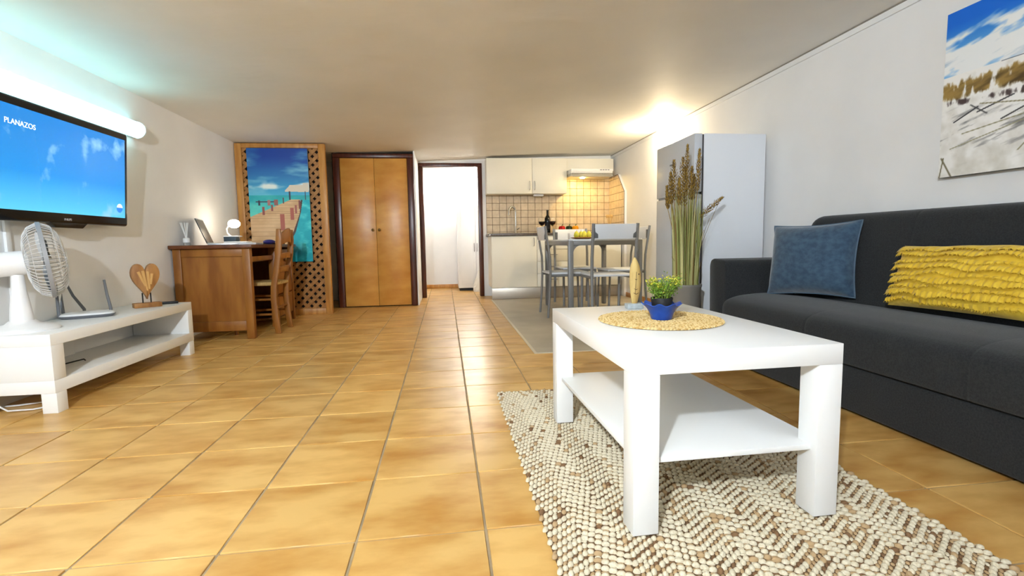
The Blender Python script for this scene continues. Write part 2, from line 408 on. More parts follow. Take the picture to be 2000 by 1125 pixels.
def dunes(u, v):
    n1 = fbm(u, v-.25*u+.3, 7, 16, 5); n2 = fbm(u, v, 60, 16, 31); n3 = fbm(u, v-.35*u+.4, 9, 34, 41); n4 = fbm(u, v, 22, 16, 51)
    sky = mixc(np.broadcast_to(c3(110, 180, 236), u.shape+(3,)), np.broadcast_to(c3(18, 112, 226), u.shape+(3,)), (v-.72)/.2)
    sky = mixc(sky, c3(246, 249, 250), (n1-.56+.40*np.exp(-((v-.71)/.10)**2))*7*np.clip((.985-v)*6, 0, 1))
    sky = mixc(sky, c3(150, 176, 200), (n3-.60)*3*np.exp(-((v-.70)/.08)**2))
    sand = mixc(np.broadcast_to(c3(250, 249, 246), u.shape+(3,)), np.broadcast_to(c3(222, 219, 210), u.shape+(3,)), (n4-.35)*2+(.25-v)*1.2)
    sand = mixc(sand, c3(120, 118, 118), (n3-.56)*6*np.clip((.46-v)*6, 0, 1)*np.clip(1.3-v*0-u*.8, 0, 1)*np.clip(v*6-.3, 0, 1))
    hor = .615
    col = np.where((v > hor)[..., None], sky, sand)
    col = np.where(((v < hor) & (v > hor-.02*np.clip((u-.15)*1.6, 0, 1)))[..., None], c3(26, 62, 92), col)
    top = .585+.03*n4+.05*np.exp(-((u-.33)/.06)**2)
    gr = np.exp(-((v-.52)/.075)**2)*(n2*1.5+.35*n4)
    gr = np.where(v > top+.02, 0, gr)
    col = mixc(col, mixc(np.broadcast_to(c3(164, 134, 72), u.shape+(3,)), np.broadcast_to(c3(84, 66, 38), u.shape+(3,)), (n3-.35)*2.5+(.52-v)*5), (gr-.48)*5)
    sh = np.exp(-((v-.435+.10*(u-.2))/.035)**2)*n2
    col = mixc(col, c3(80, 66, 66), (sh-.40)*6)
    for (x0, y0, x1, y1, wd, cc) in ((.16, .36, .30, .41, .004, c3(60, 60, 66)), (.06, .33, .16, .39, .004, c3(50, 50, 56)), (.26, .29, .34, .33, .004, c3(60, 60, 62)), (.13, .41, .20, .34, .003, c3(60, 60, 60)),
                                     (.50, .32, .17, .405, .003, c3(140, 132, 96)), (.50, .32, .1, .25, .003, c3(150, 144, 110)), (.50, .31, .05, .17, .003, c3(160, 156, 126)), (.47, .30, .46, .12, .006, c3(84, 80, 72)),
                                     (.46, .12, .39, .0, .006, c3(84, 80, 72)), (.46, .12, .52, .0, .005, c3(84, 80, 72)), (.44, .26, .33, .10, .003, c3(150, 144, 110)), (.01, .12, .06, .0, .004, c3(120, 112, 84)),
                                     (.02, .12, .005, .0, .003, c3(120, 112, 84)), (.42, .2, .5, .08, .004, c3(110, 104, 90)), (.7, .3, .5, .32, .008, c3(90, 86, 78)), (.8, .33, .95, .1, .005, c3(110, 104, 90)), (.62, .3, .8, .05, .004, c3(120, 112, 84))):
        t = np.clip(((u-x0)*(x1-x0)+(v-y0)*(y1-y0))/((x1-x0)**2+(y1-y0)**2), 0, 1)
        d = np.hypot(u-x0-t*(x1-x0), v-y0-t*(y1-y0)); col = mixc(col, cc, (wd-d)/.002+.5)
    return col
def printed(name, m, parent, fn, corner, du, dv, nu, nv):
    u, v = np.meshgrid(np.linspace(0, 1, nu+1), np.linspace(0, 1, nv+1))
    col = np.clip(fn(u, v), 0, 255)/255
    col = np.where(col <= .04045, col/12.92, ((col+.055)/1.055)**2.4).reshape(-1, 3)
    cr, DU, DV = np.array(corner), np.array(du), np.array(dv)
    P = cr+u.reshape(-1, 1)*DU+v.reshape(-1, 1)*DV
    mb = MB(); mb.v = [tuple(p) for p in P]
    mb.f = [(j*(nu+1)+i, j*(nu+1)+i+1, (j+1)*(nu+1)+i+1, (j+1)*(nu+1)+i) for j in range(nv) for i in range(nu)]; mb.mi = [0]*len(mb.f)
    o = mb.build(name, m, parent)
    at = o.data.color_attributes.new('print', 'FLOAT_COLOR', 'POINT')
    at.data.foreach_set('color', np.hstack([col, np.ones((len(col), 1))]).astype(np.float32).ravel()); return o
print_m = mat_attr('canvas_print', .45)
edge_m = mat('canvas_edge', (120, 116, 108), .7)
pc = thing('canvas_print', 'tall canvas print of a wooden pier over turquoise sea, hung on the lattice', 'canvas print', (-1.73, 5.60, .585))
MB().box(-2.037, -1.423, 5.588, 5.612, .585, 1.785).build('stretcher_box', edge_m, pc, bevel=.003)
printed('printed_face', print_m, pc, pier, (-2.036, 5.5868, .586), (.612, 0, 0), (0, 0, 1.198), 150, 290)
pd = thing('canvas_print', 'large canvas print of sand dunes and beach grass above the sofa', 'canvas print', (2.39, 1.6, 1.03))
MB().box(2.372, 2.408, 1.12, 2.125, 1.03, 1.785).build('stretcher_box', edge_m, pd, bevel=.003)
printed('printed_face', print_m, pd, dunes, (2.3708, 2.124, 1.031), (0, -1.003, 0), (0, 0, .753), 330, 250)

# ------------------------------------------------------------------ fluorescent battens
def batten(label, loc, rz, length, strength, col):
    t = thing('fluorescent_batten', label, 'wall light', loc, rz, 'fluorescent battens')
    h = length/2
    MB().box(-h, h, 0, .03, -.045, .06).build('housing', white_pl, t, bevel=.004, local=True)
    e = mat('tube_glow_'+str(rz)[:4], (255, 255, 255), .4, emit=strength, ecol=col)
    prof = [(.03+.062*math.cos(a), .008+.056*math.sin(a)) for a in np.linspace(-PI/2, PI/2, 13)]
    mb = MB(); mb.loft([[(x, p[0], p[1]) for p in prof] for x in (-h+.012, h-.012)]); mb.build('diffuser', e, t, smooth=True, local=True)
    prof2 = [(.03+.066*math.cos(a), .008+.06*math.sin(a)) for a in np.linspace(-PI/2, PI/2, 13)]
    for a, b in ((-h, -h+.014), (h-.014, h)):
        mb = MB(); mb.loft([[(x, p[0], p[1]) for p in prof2] for x in (a, b)]); mb.build('end_cap', white_pl, t, smooth=True, local=True)
    return t
batten('white fluorescent wall batten glowing above the television', (XL, 3.12, 1.582), -PI/2, 1.56, L_TUBE, (150, 238, 248))
batten('white fluorescent wall batten on the rear wall', (-1.35, YR, 1.78), 0, .66, L_REAR, (208, 230, 255))

fp, ft = Vector((-.72, YR+.16, 1.77)), Vector((.2, 6.5, 1.15))
fq = Vector((0, 0, -1)).rotation_difference((ft-fp).normalized()).to_matrix().to_4x4(); FLM = Matrix.Translation(fp) @ fq
fl = thing('floodlight', 'small white floodlight on the rear wall beside the batten', 'wall light', tuple(fp))
MB().lathe([(.03, .10), (.055, .06), (.075, .0), (.078, -.005), (.072, .0), (.05, .05), (0, .06)], n=24).xf(FLM).build('housing', white_pl, fl, smooth=True)
MB().tube([(-.72, YR, 1.80), (-.72, YR+.04, 1.81), tuple(fp-(ft-fp).normalized()*.08)], .01, 8).build('bracket', white_pl, fl, smooth=True)
ld_ = bpy.data.lights.new('bulb', 'AREA'); ld_.shape = 'DISK'; ld_.size = .12; ld_.energy = L_FLOOD; ld_.color = (.84, .93, 1.0); ld_.spread = math.radians(135)
lo_ = bpy.data.objects.new('bulb', ld_); C.objects.link(lo_); lo_.parent = fl; lo_.matrix_basis = W[fl].inverted() @ FLM @ T(0, 0, -.008)
rg = thing('globe_wall_lamp', 'white globe lamp on the rear wall near the sofa', 'wall light', (1.75, YR+.03, 1.76))
MB().lathe([(.05, 0), (.05, .03)], (0, 0, 0), 16).xf(T(1.75, YR, 1.76) @ Matrix.Rotation(-PI/2, 4, 'X')).build('back_plate', white_pl, rg, smooth=True)
MB().ball((1.75, YR+.10, 1.76), .08, 24, 14).build('globe', mat('rear_globe_glow', (255, 255, 255), .4, emit=L_REARG, ecol=(216, 232, 255)), rg, smooth=True)
# ------------------------------------------------------------------ television
tv = thing('television', 'flat black television showing a blue cartoon sky, mounted on the left wall', 'television', (-2.06, 3.065, .9), rot=Matrix.Rotation(math.radians(4.3), 4, 'Y') @ Matrix.Rotation(PI/2, 4, 'Z'))
# local frame: x along +Y of the room, y towards the wall, z up
wv, hv = .505, .595
MB().box(-wv, wv, 0, .045, 0, hv).build('bezel', black_pl, tv, bevel=.016, seg=3, local=True)
MB().prism([(-.14, .005), (.14, .005), (.10, -.024), (-.10, -.024)], 'y', .002, .035).build('lower_lip', black_pl, tv, bevel=.004, local=True)
MB().box(-.15, .15, .045, .10, .15, .45).build('wall_mount', black_mt, tv, bevel=.004, local=True)
sm = bpy.data.materials.new('screen_glow'); sm.use_nodes = True; nt = sm.node_tree; b = nt.nodes['Principled BSDF']
b.inputs['Base Color'].default_value = (.01, .01, .01, 1); b.inputs['Roughness'].default_value = .25
tcn = nt.nodes.new('ShaderNodeTexCoord'); sx = nt.nodes.new('ShaderNodeSeparateXYZ'); nt.links.new(tcn.outputs['Object'], sx.inputs[0])
cr = nt.nodes.new('ShaderNodeValToRGB'); nt.links.new(sx.outputs['Z'], cr.inputs[0])
els = cr.color_ramp.elements; els[0].position = .06; els[0].color = lin((96, 208, 250)); els[1].position = .50; els[1].color = lin((22, 138, 226))
e3 = els.new(.25); e3.color = lin((6, 150, 236))
nz = nt.nodes.new('ShaderNodeTexNoise'); nz.inputs['Scale'].default_value = 5.5; nz.inputs['Detail'].default_value = 5
nt.links.new(tcn.outputs['Object'], nz.inputs['Vector'])
cr2 = nt.nodes.new('ShaderNodeValToRGB'); cr2.color_ramp.elements[0].position = .57; cr2.color_ramp.elements[1].position = .70; nt.links.new(nz.outputs['Fac'], cr2.inputs[0])
mx = nt.nodes.new('ShaderNodeMixRGB'); nt.links.new(cr2.outputs[0], mx.inputs[0]); nt.links.new(cr.outputs[0], mx.inputs[1]); mx.inputs[2].default_value = lin((150, 212, 248))
nt.links.new(mx.outputs[0], b.inputs['Emission Color']); b.inputs['Emission Strength'].default_value = .36; b.inputs['Specular IOR Level'].default_value = .15
MB().box(-wv+.035, wv-.035, -.0015, .004, .055, hv-.045).build('screen', sm, tv, local=True)
white_ink = mat('screen_caption', (235, 245, 255), .5, emit=.4)
TVW = W[tv]
def tvloc(x, z): return TVW @ T(x, -.0022, z) @ Matrix.Rotation(PI/2, 4, 'X')
text('caption', 'PLANAZOS', .036, white_ink, tv, tvloc(-.318, .47))
text('brand_mark', 'PHILIPS', .017, mat('bezel_lettering', (190, 190, 195), .4), tv, TVW @ T(-.02, -.0012, .022) @ Matrix.Rotation(PI/2, 4, 'X'))
mb = MB().lathe([(.028, 0), (.028, .001), (0, .001)], n=28); mb.xf(T(.415, -.0015, .115) @ Matrix.Rotation(PI/2, 4, 'X'))
mb.build('channel_logo', mat('logo_glow', (40, 120, 210), .5, emit=.34), tv, local=True)
mb = MB().prism([(.028*math.cos(a), .028*math.sin(a)) for a in np.linspace(.1, PI-.1, 14)], 'y', -.0032, -.0026); mb.xf(T(.415, 0, .115))
mb.build('channel_logo', mat('logo_pale', (205, 232, 250), .5, emit=.34), tv, local=True)
# cable trunking under the television
tag(MB().box(XL, XL+.014, 2.77, 2.80, .38, .93).build('cable_trunking', white_pl, bevel=.002), 'thin white vertical cable trunking on the wall under the television', 'cable trunking')

# ------------------------------------------------------------------ tv bench and its things
tb = thing('tv_bench', 'low white open-front television bench along the left wall', 'tv bench', (-1.98, 3.13, 0))
x0, x1, y0, y1 = -2.166, -1.806, 2.49, 3.765
MB().box(x0, x1, y0, y1, .318, .372).build('top', white_lac, tb, bevel=.002)
MB().box(x0, x1, y0, y1, .095, .155).build('lower_shelf', white_lac, tb, bevel=.002)
MB().box(x0, x1, y0, y0+.075, .155, .318).build('end_panel', white_lac, tb, bevel=.001)
MB().box(x0, x1, y1-.06, y1, .155, .318).build('end_panel', white_lac, tb, bevel=.001)
MB().box(x0, x0+.02, 2.98, 3.13, .155, .318).build('back_panel', white_lac, tb, bevel=.001)
for a in (x0, x1-.065):
    for b in (y0+.004, y1-.069): MB().box(a, a+.065, b, b+.065, 0, .095).build('leg', white_lac, tb, bevel=.002)
TZ = .372
# fan
fx, fy = -2.03, 2.645
fan = thing('desk_fan', 'white desk fan with wire cage on the television bench', 'fan', (fx, fy, TZ))
MB().lathe([(.134, 0), (.137, .008), (.124, .022), (.065, .034), (.048, .05)], (fx, fy, TZ), 40).build('base', white_pl, fan, smooth=True)
MB().lathe([(.046, .035), (.04, .10), (.028, .20), (.024, .27)], (fx, fy, TZ), 24).build('stem', white_pl, fan, smooth=True)
ax = Vector((.80, .60, .10)).normalized(); hub = Vector((fx, fy, TZ+.325))
q = Vector((0, 0, 1)).rotation_difference(ax).to_matrix().to_4x4()
FM = Matrix.Translation(hub) @ q
mb = MB().lathe([(.0, -.13), (.045, -.125), (.058, -.09), (.058, .03), (.05, .045), (0, .045)], n=24).xf(FM); mb.build('motor_housing', white_pl, fan, smooth=True)
CC = .105
mb = MB().lathe([(.181, CC-.008), (.187, CC-.008), (.187, CC+.008), (.181, CC+.008), (.181, CC-.0079)], n=48).xf(FM); mb.build('cage_rim', mat('rim_grey', (150, 152, 156), .45), fan, smooth=True)
wire = mat('cage_wire', (214, 214, 214), .4)
for sgn, nm in ((-1, 'rear_cage'), (1, 'front_cage')):
    mb = MB()
    for k in range(54):
        t = 2*PI*k/54
        mb.tube([(r*math.cos(t), r*math.sin(t), CC+sgn*z) for r, z in ((.03, .075), (.08, .074), (.13, .062), (.165, .04), (.183, .005))], .0015, 4, cap=False)
    for r, z in ((.06, .075), (.12, .066), (.16, .045)):
        mb.tube([(r*math.cos(2*PI*k/30), r*math.sin(2*PI*k/30), CC+sgn*z) for k in range(31)], .0012, 4, cap=False)
    mb.xf(FM); mb.build(nm, wire, fan, smooth=True, kind='stuff')
mb = MB().lathe([(0, CC+.072), (.034, CC+.072), (.034, CC+.08), (0, CC+.083)], n=24).xf(FM); mb.build('cage_badge', white_pl, fan, smooth=True)
blade_m = mat('pale_blade', (226, 230, 234), .3)
for k in range(3):
    mb = MB(); n = 8; rows = []
    for i in range(n+1):
        r = .025+.14*i/n; hw = (.25+.35*math.sin(PI*min(1, i/n*.8+.1)))
        rows.append([(r*math.cos(t), r*math.sin(t), CC+.03*math.sin((t)*1.3)) for t in np.linspace(-hw, hw, 7)])
    mb.loft(rows, cap=False, closed=False); mb.xf(FM @ Matrix.Rotation(2*PI*k/3+.5, 4, 'Z')); mb.build('blade', blade_m, fan, smooth=True)
# router
RX, RY = -2.035, 3.09
rot = thing('router', 'white and grey wireless router with upright antennas on the television bench', 'router', (RX, RY, TZ), rz=math.radians(28))
mb = MB(); prof = []
for (sc, z) in ((.90, 0), (1.0, .010), (1.0, .016)):
    prof.append([(sc*.125*math.copysign(abs(math.cos(t))**.55, math.cos(t)), sc*.075*math.copysign(abs(math.sin(t))**.55, math.sin(t)), z) for t in np.linspace(0, 2*PI, 33)[:-1]])
mb.loft(prof); mb.build('base_tray', grey_pl, rot, smooth=True, local=True)
mb = MB(); prof = []
for (sc, z) in ((.99, .017), (.93, .026), (.6, .033), (.2, .035)):
    prof.append([(sc*.125*math.copysign(abs(math.cos(t))**.55, math.cos(t)), sc*.075*math.copysign(abs(math.sin(t))**.55, math.sin(t)), z) for t in np.linspace(0, 2*PI, 33)[:-1]])
mb.loft(prof); mb.build('top_cover', white_pl, rot, smooth=True, local=True)
for (ax_, ay_, tx, ty) in ((-.118, -.035, .0, .0), (-.11, .05, -.01, .045), (-.02, .07, -.075, .03), (.10, .06, -.02, .02)):
    MB().tube([(ax_, ay_, .012), (ax_, ay_, .04), (ax_+tx*.6, ay_+ty*.6, .12), (ax_+tx, ay_+ty, .205)], [.0085, .008, .007, .006], 8, flat=.6).build('antenna', grey_pl, rot, smooth=True, local=True)
# heart sculpture
HX, HY = -1.955, 3.515
he = thing('heart_ornament', 'carved wooden heart ornament on a small block on the television bench', 'ornament', (HX, HY, TZ), rz=math.radians(40))
teak = mat('teak', (176, 124, 66), .5, col2=(140, 90, 42), nscale=10, stretch=(2, 2, .6), bump=.2, bscale=30)
MB().box(-.075, .075, -.035, .035, 0, .030).build('base_block', teak, he, bevel=.003, local=True)
for sx_ in (-.022, .022): MB().tube([(sx_, 0, .028), (sx_, 0, .095)], .004, 8).build('pin', black_mt, he, smooth=True, local=True)
def heart_half(sgn):
    pts = []
    for t in np.linspace(0, PI, 26):
        hx = 16*math.sin(t)**3; hz = 13*math.cos(t)-5*math.cos(2*t)-2*math.cos(3*t)-math.cos(4*t)
        pts.append((sgn*hx*.0047, .190+hz*.0080))
    return pts
for sgn in (-1, 1):
    mb = MB().prism([(p[0]+sgn*.0015, p[1]) for p in heart_half(sgn)], 'y', -.022, .022); mb.build('heart_half', teak, he, bevel=.005, local=True)
for k, (a, z0_, z1_) in enumerate(((-.038, .235, .14), (-.014, .24, .11), (.012, .235, .12), (.034, .22, .15))):
    MB().tube([(a, -.022, z0_), (a*.4+.01, -.022, z1_)], [.009, .006], 6, flat=.6).build('carved_strip', mat('pale_teak', (206, 160, 96), .5), he, smooth=True, local=True)
rm = thing('remote_control', 'black remote control lying beside the wooden heart', 'remote control', (-1.915, 3.68, TZ), rz=math.radians(25))
MB().box(-.06, .06, -.022, .022, 0, .016).build('case', black_mt, rm, bevel=.005, local=True)
MB().box(-.045, -.01, -.014, .014, .016, .0175).build('button_pad', grey_pl, rm, local=True)
tag(MB().tube([(-2.10, 2.60, .160), (-2.02, 2.72, .160), (-1.96, 2.86, .168), (-1.95, 2.90, .168), (-1.95, 2.91, .159)], .0035, 6).build('black_cable', black_mt, smooth=True), 'short black cable lying on the lower shelf of the television bench', 'cable')
pts = [(-2.10, 2.52, .06), (-2.05, 2.54, .01), (-1.96, 2.56, .006), (-1.91, 2.60, .006), (-1.92, 2.66, .006), (-2.0, 2.68, .006), (-2.08, 2.64, .006), (-2.15, 2.63, .006)]
tag(MB().tube(pts, .004, 6).build('white_cable', white_pl, smooth=True), 'white cable looped on the floor under the television bench', 'cable')

# ------------------------------------------------------------------ desk and its things
dk = thing('writing_desk', 'brown oak writing desk with panelled side against the left wall', 'desk', (-1.86, 4.83, 0))
DT_ = .775
MB().box(-2.168, -1.545, 4.22, 5.42, DT_-.03, DT_).build('desk_top', oak_dark, dk, bevel=.006)
for y in (4.255, 5.335):
    for x in (-2.155, -1.635): MB().box(x, x+.06, y, y+.055, 0, DT_-.03).build('leg', oak, dk, bevel=.004)
    MB().box(-2.095, -1.635, y+.008, y+.045, DT_-.095, DT_-.03).build('side_rail', oak, dk, bevel=.003)
    MB().box(-2.095, -1.635, y+.008, y+.045, .07, .15).build('side_rail', oak, dk, bevel=.003)
    MB().box(-2.095, -1.635, y+.022, y+.034, .15, DT_-.095).build('side_panel', oak, dk)
MB().box(-1.635, -1.575, 4.85, 4.90, 0, DT_-.03).build('leg', oak, dk, bevel=.004)
MB().box(-1.62, -1.59, 4.31, 4.85, .635, .675).build('front_rail', oak, dk, bevel=.003)
MB().box(-2.15, -2.13, 4.31, 5.335, .07, DT_-.03).build('back_panel', oak_dark, dk)
MB().box(-2.12, -1.63, 4.31, 4.85, .625, .637).build('drawer_shelf', oak_dark, dk)
MB().box(-2.12, -1.60, 4.90, 5.335, .07, .08).build('pedestal_base', oak_dark, dk)
for k in range(3):
    z0_ = .09+k*.215
    d = MB().box(-1.60, -1.58, 4.91, 5.325, z0_, z0_+.205).build('drawer', oak, dk, bevel=.003)
    mb = MB().lathe([(.006, 0), (.014, .01), (.015, .02), (0, .026)], n=12).xf(T(-1.58, 5.118, z0_+.10) @ Matrix.Rotation(PI/2, 4, 'Y')); mb.build('knob', brass, d, smooth=True)
# laptop, seen from behind its side
lp = thing('laptop', 'open silver laptop seen from the side on the desk', 'laptop', (-1.98, 4.60, DT_))
silver = mat('laptop_silver', (196, 198, 200), .35, metal=.7)
MB().box(-2.01, -1.77, 4.44, 4.76, DT_, DT_+.014).build('base', silver, lp, bevel=.003)
MB().box(-1.985, -1.85, 4.46, 4.74, DT_+.014, DT_+.0155).build('keyboard', grey_pl, lp)
lid = Matrix.Translation((-2.012, 4.60, DT_+.012)) @ Matrix.Rotation(math.radians(-20), 4, 'Y')
mb = MB().box(-.004, .004, -.16, .16, 0, .225).xf(lid); ld = mb.build('lid', silver, lp, bevel=.002)
mb = MB().box(.004, .0052, -.150, .150, .012, .215).xf(lid); mb.build('screen', mat('laptop_screen', (70, 66, 60), .25), ld)
mb = MB().box(-.0035, .0035, -.1605, -.1595, .004, .221).xf(lid); mb.build('lid_edge', black_mt, ld)
lp.rotation_euler = (0, 0, .26)
# reed diffuser
rd = thing('reed_diffuser', 'small glass reed diffuser with white sticks behind the laptop', 'reed diffuser', (-2.09, 4.36, DT_))
MB().lathe([(.024, 0), (.025, .004), (.025, .04), (.012, .05), (.012, .058)], (-2.09, 4.36, DT_), 20).build('jar', mat('smoky_glass', (200, 205, 205), .1, trans=.7), rd, smooth=True)
MB().lathe([(.026, .024), (.026, .056), (.012, .062)], (-2.09, 4.36, DT_), 20).build('collar', white_pl, rd, smooth=True)
for k in range(5):
    a = k*1.3; MB().tube([(-2.09, 4.36, DT_+.05), (-2.09+.03*math.cos(a)-.01, 4.36+.025*math.sin(a), DT_+.185)], .0028, 5).build('reed', white_pl, rd, smooth=True)
# desk lamp
LX, LYY = -.11, .29
lm = thing('desk_lamp', 'small white desk lamp with a glowing round head beside the laptop', 'lamp', (-1.80+LX, 4.62+LYY, DT_))
MB().box(-1.90+LX, -1.70+LX, 4.55+LYY, 4.69+LYY, DT_, DT_+.032).build('base', white_pl, lm, bevel=.008)
MB().box(-1.905+LX, -1.80+LX, 4.57+LYY, 4.66+LYY, DT_+.032, DT_+.078).build('clock_block', mat('slate_blue_plastic', (64, 80, 92), .4), lm, bevel=.004)
MB().box(-1.906+LX, -1.775+LX, 4.568+LYY, 4.662+LYY, DT_+.074, DT_+.084).build('clock_lid', white_pl, lm, bevel=.003)
MB().tube([(-1.87+LX, 4.65+LYY, DT_+.08), (-1.90+LX, 4.65+LYY, DT_+.11), (-1.905+LX, 4.65+LYY, DT_+.15), (-1.885+LX, 4.65+LYY, DT_+.18), (-1.85+LX, 4.64+LYY, DT_+.195)], .006, 8).build('gooseneck', white_pl, lm, smooth=True)
MB().ball((-1.825+LX, 4.62+LYY, DT_+.195), .052, 20, 12, (1, 1, .75)).build('glowing_head', mat('desk_lamp_glow', (255, 244, 224), .4, emit=L_DESK, ecol=(255, 240, 214)), lm, smooth=True)
# loose things on the desk
pm = mat('white_paper', (238, 238, 240), .7)
o = MB()
for k in range(3): o.add([(p[0], p[1], p[2]) for p in [(-1.73+k*.004, 4.46, DT_+.001+k*.006), (-1.60, 4.47+k*.006, DT_+.001+k*.006), (-1.605, 4.66, DT_+.001+k*.006), (-1.735+k*.006, 4.65, DT_+.001+k*.006), (-1.73+k*.004, 4.46, DT_+.006+k*.006), (-1.60, 4.47+k*.006, DT_+.004+k*.006), (-1.605, 4.66, DT_+.004+k*.006), (-1.735+k*.006, 4.65, DT_+.006+k*.006)]],
    [(0, 3, 2, 1), (4, 5, 6, 7), (0, 1, 5, 4), (1, 2, 6, 5), (2, 3, 7, 6), (3, 0, 4, 7)])
tag(o.build('paper_stack', pm), 'loose stack of white papers near the front edge of the desk', 'papers')
mb = MB().ball((-1.60, 4.80, DT_+.022), .05, 14, 8, (1.0, 1.3, .44)); tag(mb.build('glasses_case', mat('indigo_cloth', (48, 44, 120), .7), smooth=True), 'dark blue soft pouch on the desk beside the papers', 'pouch')
tag(MB().box(-1.74, -1.56, 4.90, 5.12, DT_, DT_+.012).build('notebook', mat('dark_cover', (44, 36, 32), .6), bevel=.002), 'closed dark notebook on the desk behind the chair back', 'notebook')

# ------------------------------------------------------------------ desk chair (faces the desk, towards the left wall)
dc = thing('ladderback_chair', 'brown wooden ladderback chair with woven rush seat pushed under the desk', 'chair', (-1.60, 4.63, 0))
ya, yb = 4.47, 4.80
post = [(-1.455, 0), (-1.472, .14), (-1.480, .30), (-1.474, .41), (-1.447, .54), (-1.422, .69), (-1.410, .82), (-1.408, .905)]
for y in (ya, yb):
    mb = MB(); rings = []
    for i, (x, z) in enumerate(post):
        hw = .024 if i < len(post)-1 else .018
        rings.append([(x-hw, y-.015, z), (x+hw, y-.015, z), (x+hw, y+.015, z), (x-hw, y+.015, z)])
    mb.loft(rings); mb.build('back_post', oak, dc, bevel=.006)
def px(z): return float(np.interp(z, [p[1] for p in post], [p[0] for p in post]))
for z0_, z1_, arch in ((.76, .86, .055), (.645, .69, .014), (.525, .575, .014)):
    rings = []
    for t in np.linspace(0, 1, 13):
        y = ya+.012+(yb-ya-.024)*t; bow = .03*math.sin(PI*t); up = arch*math.sin(PI*t)**1.5
        lo_ = z0_+.6*arch*math.sin(PI*t)
        rings.append([(px(z0_)-.009+bow, y, lo_), (px(z0_)+.009+bow, y, lo_), (px(z1_)+.009+bow, y, z1_+up), (px(z1_)-.009+bow, y, z1_+up)])
    MB().loft(rings).build('back_slat', oak, dc, bevel=.003)
for y in (ya+.0, yb-.0): MB().tube([(-1.80, y, 0), (-1.80, y, .435)], [.016, .02], 12).build('leg', oak, dc, smooth=True)
MB().prism([(-1.825, ya-.03), (-1.46, ya-.005), (-1.45, yb+.005), (-1.825, yb+.03)], 'z', .418, .45).build('seat', rush, dc, bevel=.012, seg=3)
for y in (ya, yb):
    for z in (.17, .30): MB().tube([(-1.80, y, z), (-1.48, y, z)], .010, 8).build('stretcher', oak, dc, smooth=True)
MB().tube([(-1.80, ya, .24), (-1.80, yb, .24)], .010, 8).build('stretcher', oak, dc, smooth=True)
MB().tube([(-1.475, ya, .22), (-1.475, yb, .22)], .010, 8).build('stretcher', oak, dc, smooth=True)

# ------------------------------------------------------------------ kitchen
KF, KX0, KX1 = 6.45, .60, 2.366
CZ = .84
def bar_handle(x0, z0, x1, z1, y, parent):
    d = Vector((x1-x0, 0, z1-z0)); pts = [(x0, y, z0), (x0+d.x*.12, y-.022, z0+d.z*.12), (x0+d.x*.5, y-.028, z0+d.z*.5), (x0+d.x*.88, y-.022, z0+d.z*.88), (x1, y, z1)]
    MB().tube(pts, [.005, .006, .007, .006, .005], 8).build('handle', steel, parent, smooth=True)
u1 = thing('kitchen_base_unit', 'cream sink base unit with one plain door under the tap', 'kitchen cabinet', (.9, 6.7, 0))
MB().box(KX0, 1.205, KF+.02, YB, .155, CZ).build('carcass', cream_lac, u1)
d = MB().box(KX0+.004, 1.203, KF, KF+.018, .158, CZ-.006).build('door', cream_lac, u1, bevel=.002); bar_handle(1.165, .70, 1.165, .81, KF, d)
u2 = thing('kitchen_base_unit', 'cream base unit with four drawers behind the dining table', 'kitchen cabinet', (1.42, 6.7, 0))
MB().box(1.207, 1.635, KF+.02, YB, .155, CZ).build('carcass', cream_lac, u2)
zz = [.158, .335, .495, .655, CZ-.006]
for k in range(4):
    d = MB().box(1.209, 1.633, KF, KF+.018, zz[k], zz[k+1]-.004).build('drawer', cream_lac, u2, bevel=.002); zc = (zz[k]+zz[k+1])/2+.01
    bar_handle(1.36, zc, 1.48, zc, KF, d)
u3 = thing('kitchen_base_unit', 'cream base unit with one door in the right kitchen corner', 'kitchen cabinet', (1.96, 6.7, 0))
MB().box(1.637, KX1, KF+.02, YB, .155, CZ).build('carcass', cream_lac, u3)
d = MB().box(1.639, KX1-.002, KF, KF+.018, .158, CZ-.006).build('door', cream_lac, u3, bevel=.002); bar_handle(1.68, .70, 1.68, .81, KF, d)
tag(MB().box(KX0-.004, KX1, KF+.012, KF+.03, .003, .152).build('plinth', mat('plinth_steel', (176, 168, 156), .35, metal=.6), bevel=.001), 'brushed metal plinth strip under the kitchen base units', 'plinth')
ctp = thing('worktop', 'long brown stone-effect kitchen worktop under the tiled wall', 'worktop', (1.4, 6.7, CZ))
MB().box(KX0-.03, KX1, KF-.025, YB-.012, CZ, CZ+.033).build('slab', counter_m, ctp, bevel=.006)
CT = CZ+.033
MB().box(.68, 1.10, 6.55, 6.88, CT, CT+.004).build('sink_rim', steel, ctp, bevel=.0015)
MB().box(.72, 1.06, 6.58, 6.85, CT+.003, CT+.0055).build('sink_bowl', mat('sink_shadow', (120, 120, 120), .35, metal=1), ctp)
MB().box(KX0-.026, KX0-.008, KF-.032, KF-.02, CZ+.002, CZ+.026).build('end_clip', chrome, ctp, bevel=.003)
# tap
tp = thing('kitchen_tap', 'tall chrome arched kitchen tap behind the sink', 'tap', (.99, 6.90, CT+.003))
tx, ty = .99, 6.90
MB().lathe([(.026, 0), (.026, .01), (.018, .02), (.018, .09), (.012, .10)], (tx, ty, CT+.004), 16).build('body', chrome, tp, smooth=True)
pts = [(tx, ty, CT+.09), (tx, ty, CT+.30)]+[(tx-.05+.05*math.cos(a), ty-.02*(1-math.cos(a)), CT+.30+.075*math.sin(a)) for a in np.linspace(.3, PI, 9)]+[(tx-.10, ty-.045, CT+.255)]
MB().tube(pts, .0135, 10).build('spout', chrome, tp, smooth=True)
MB().tube([(tx+.015, ty, CT+.06), (tx+.05, ty-.01, CT+.085)], [.008, .005], 8).build('lever', chrome, tp, smooth=True)
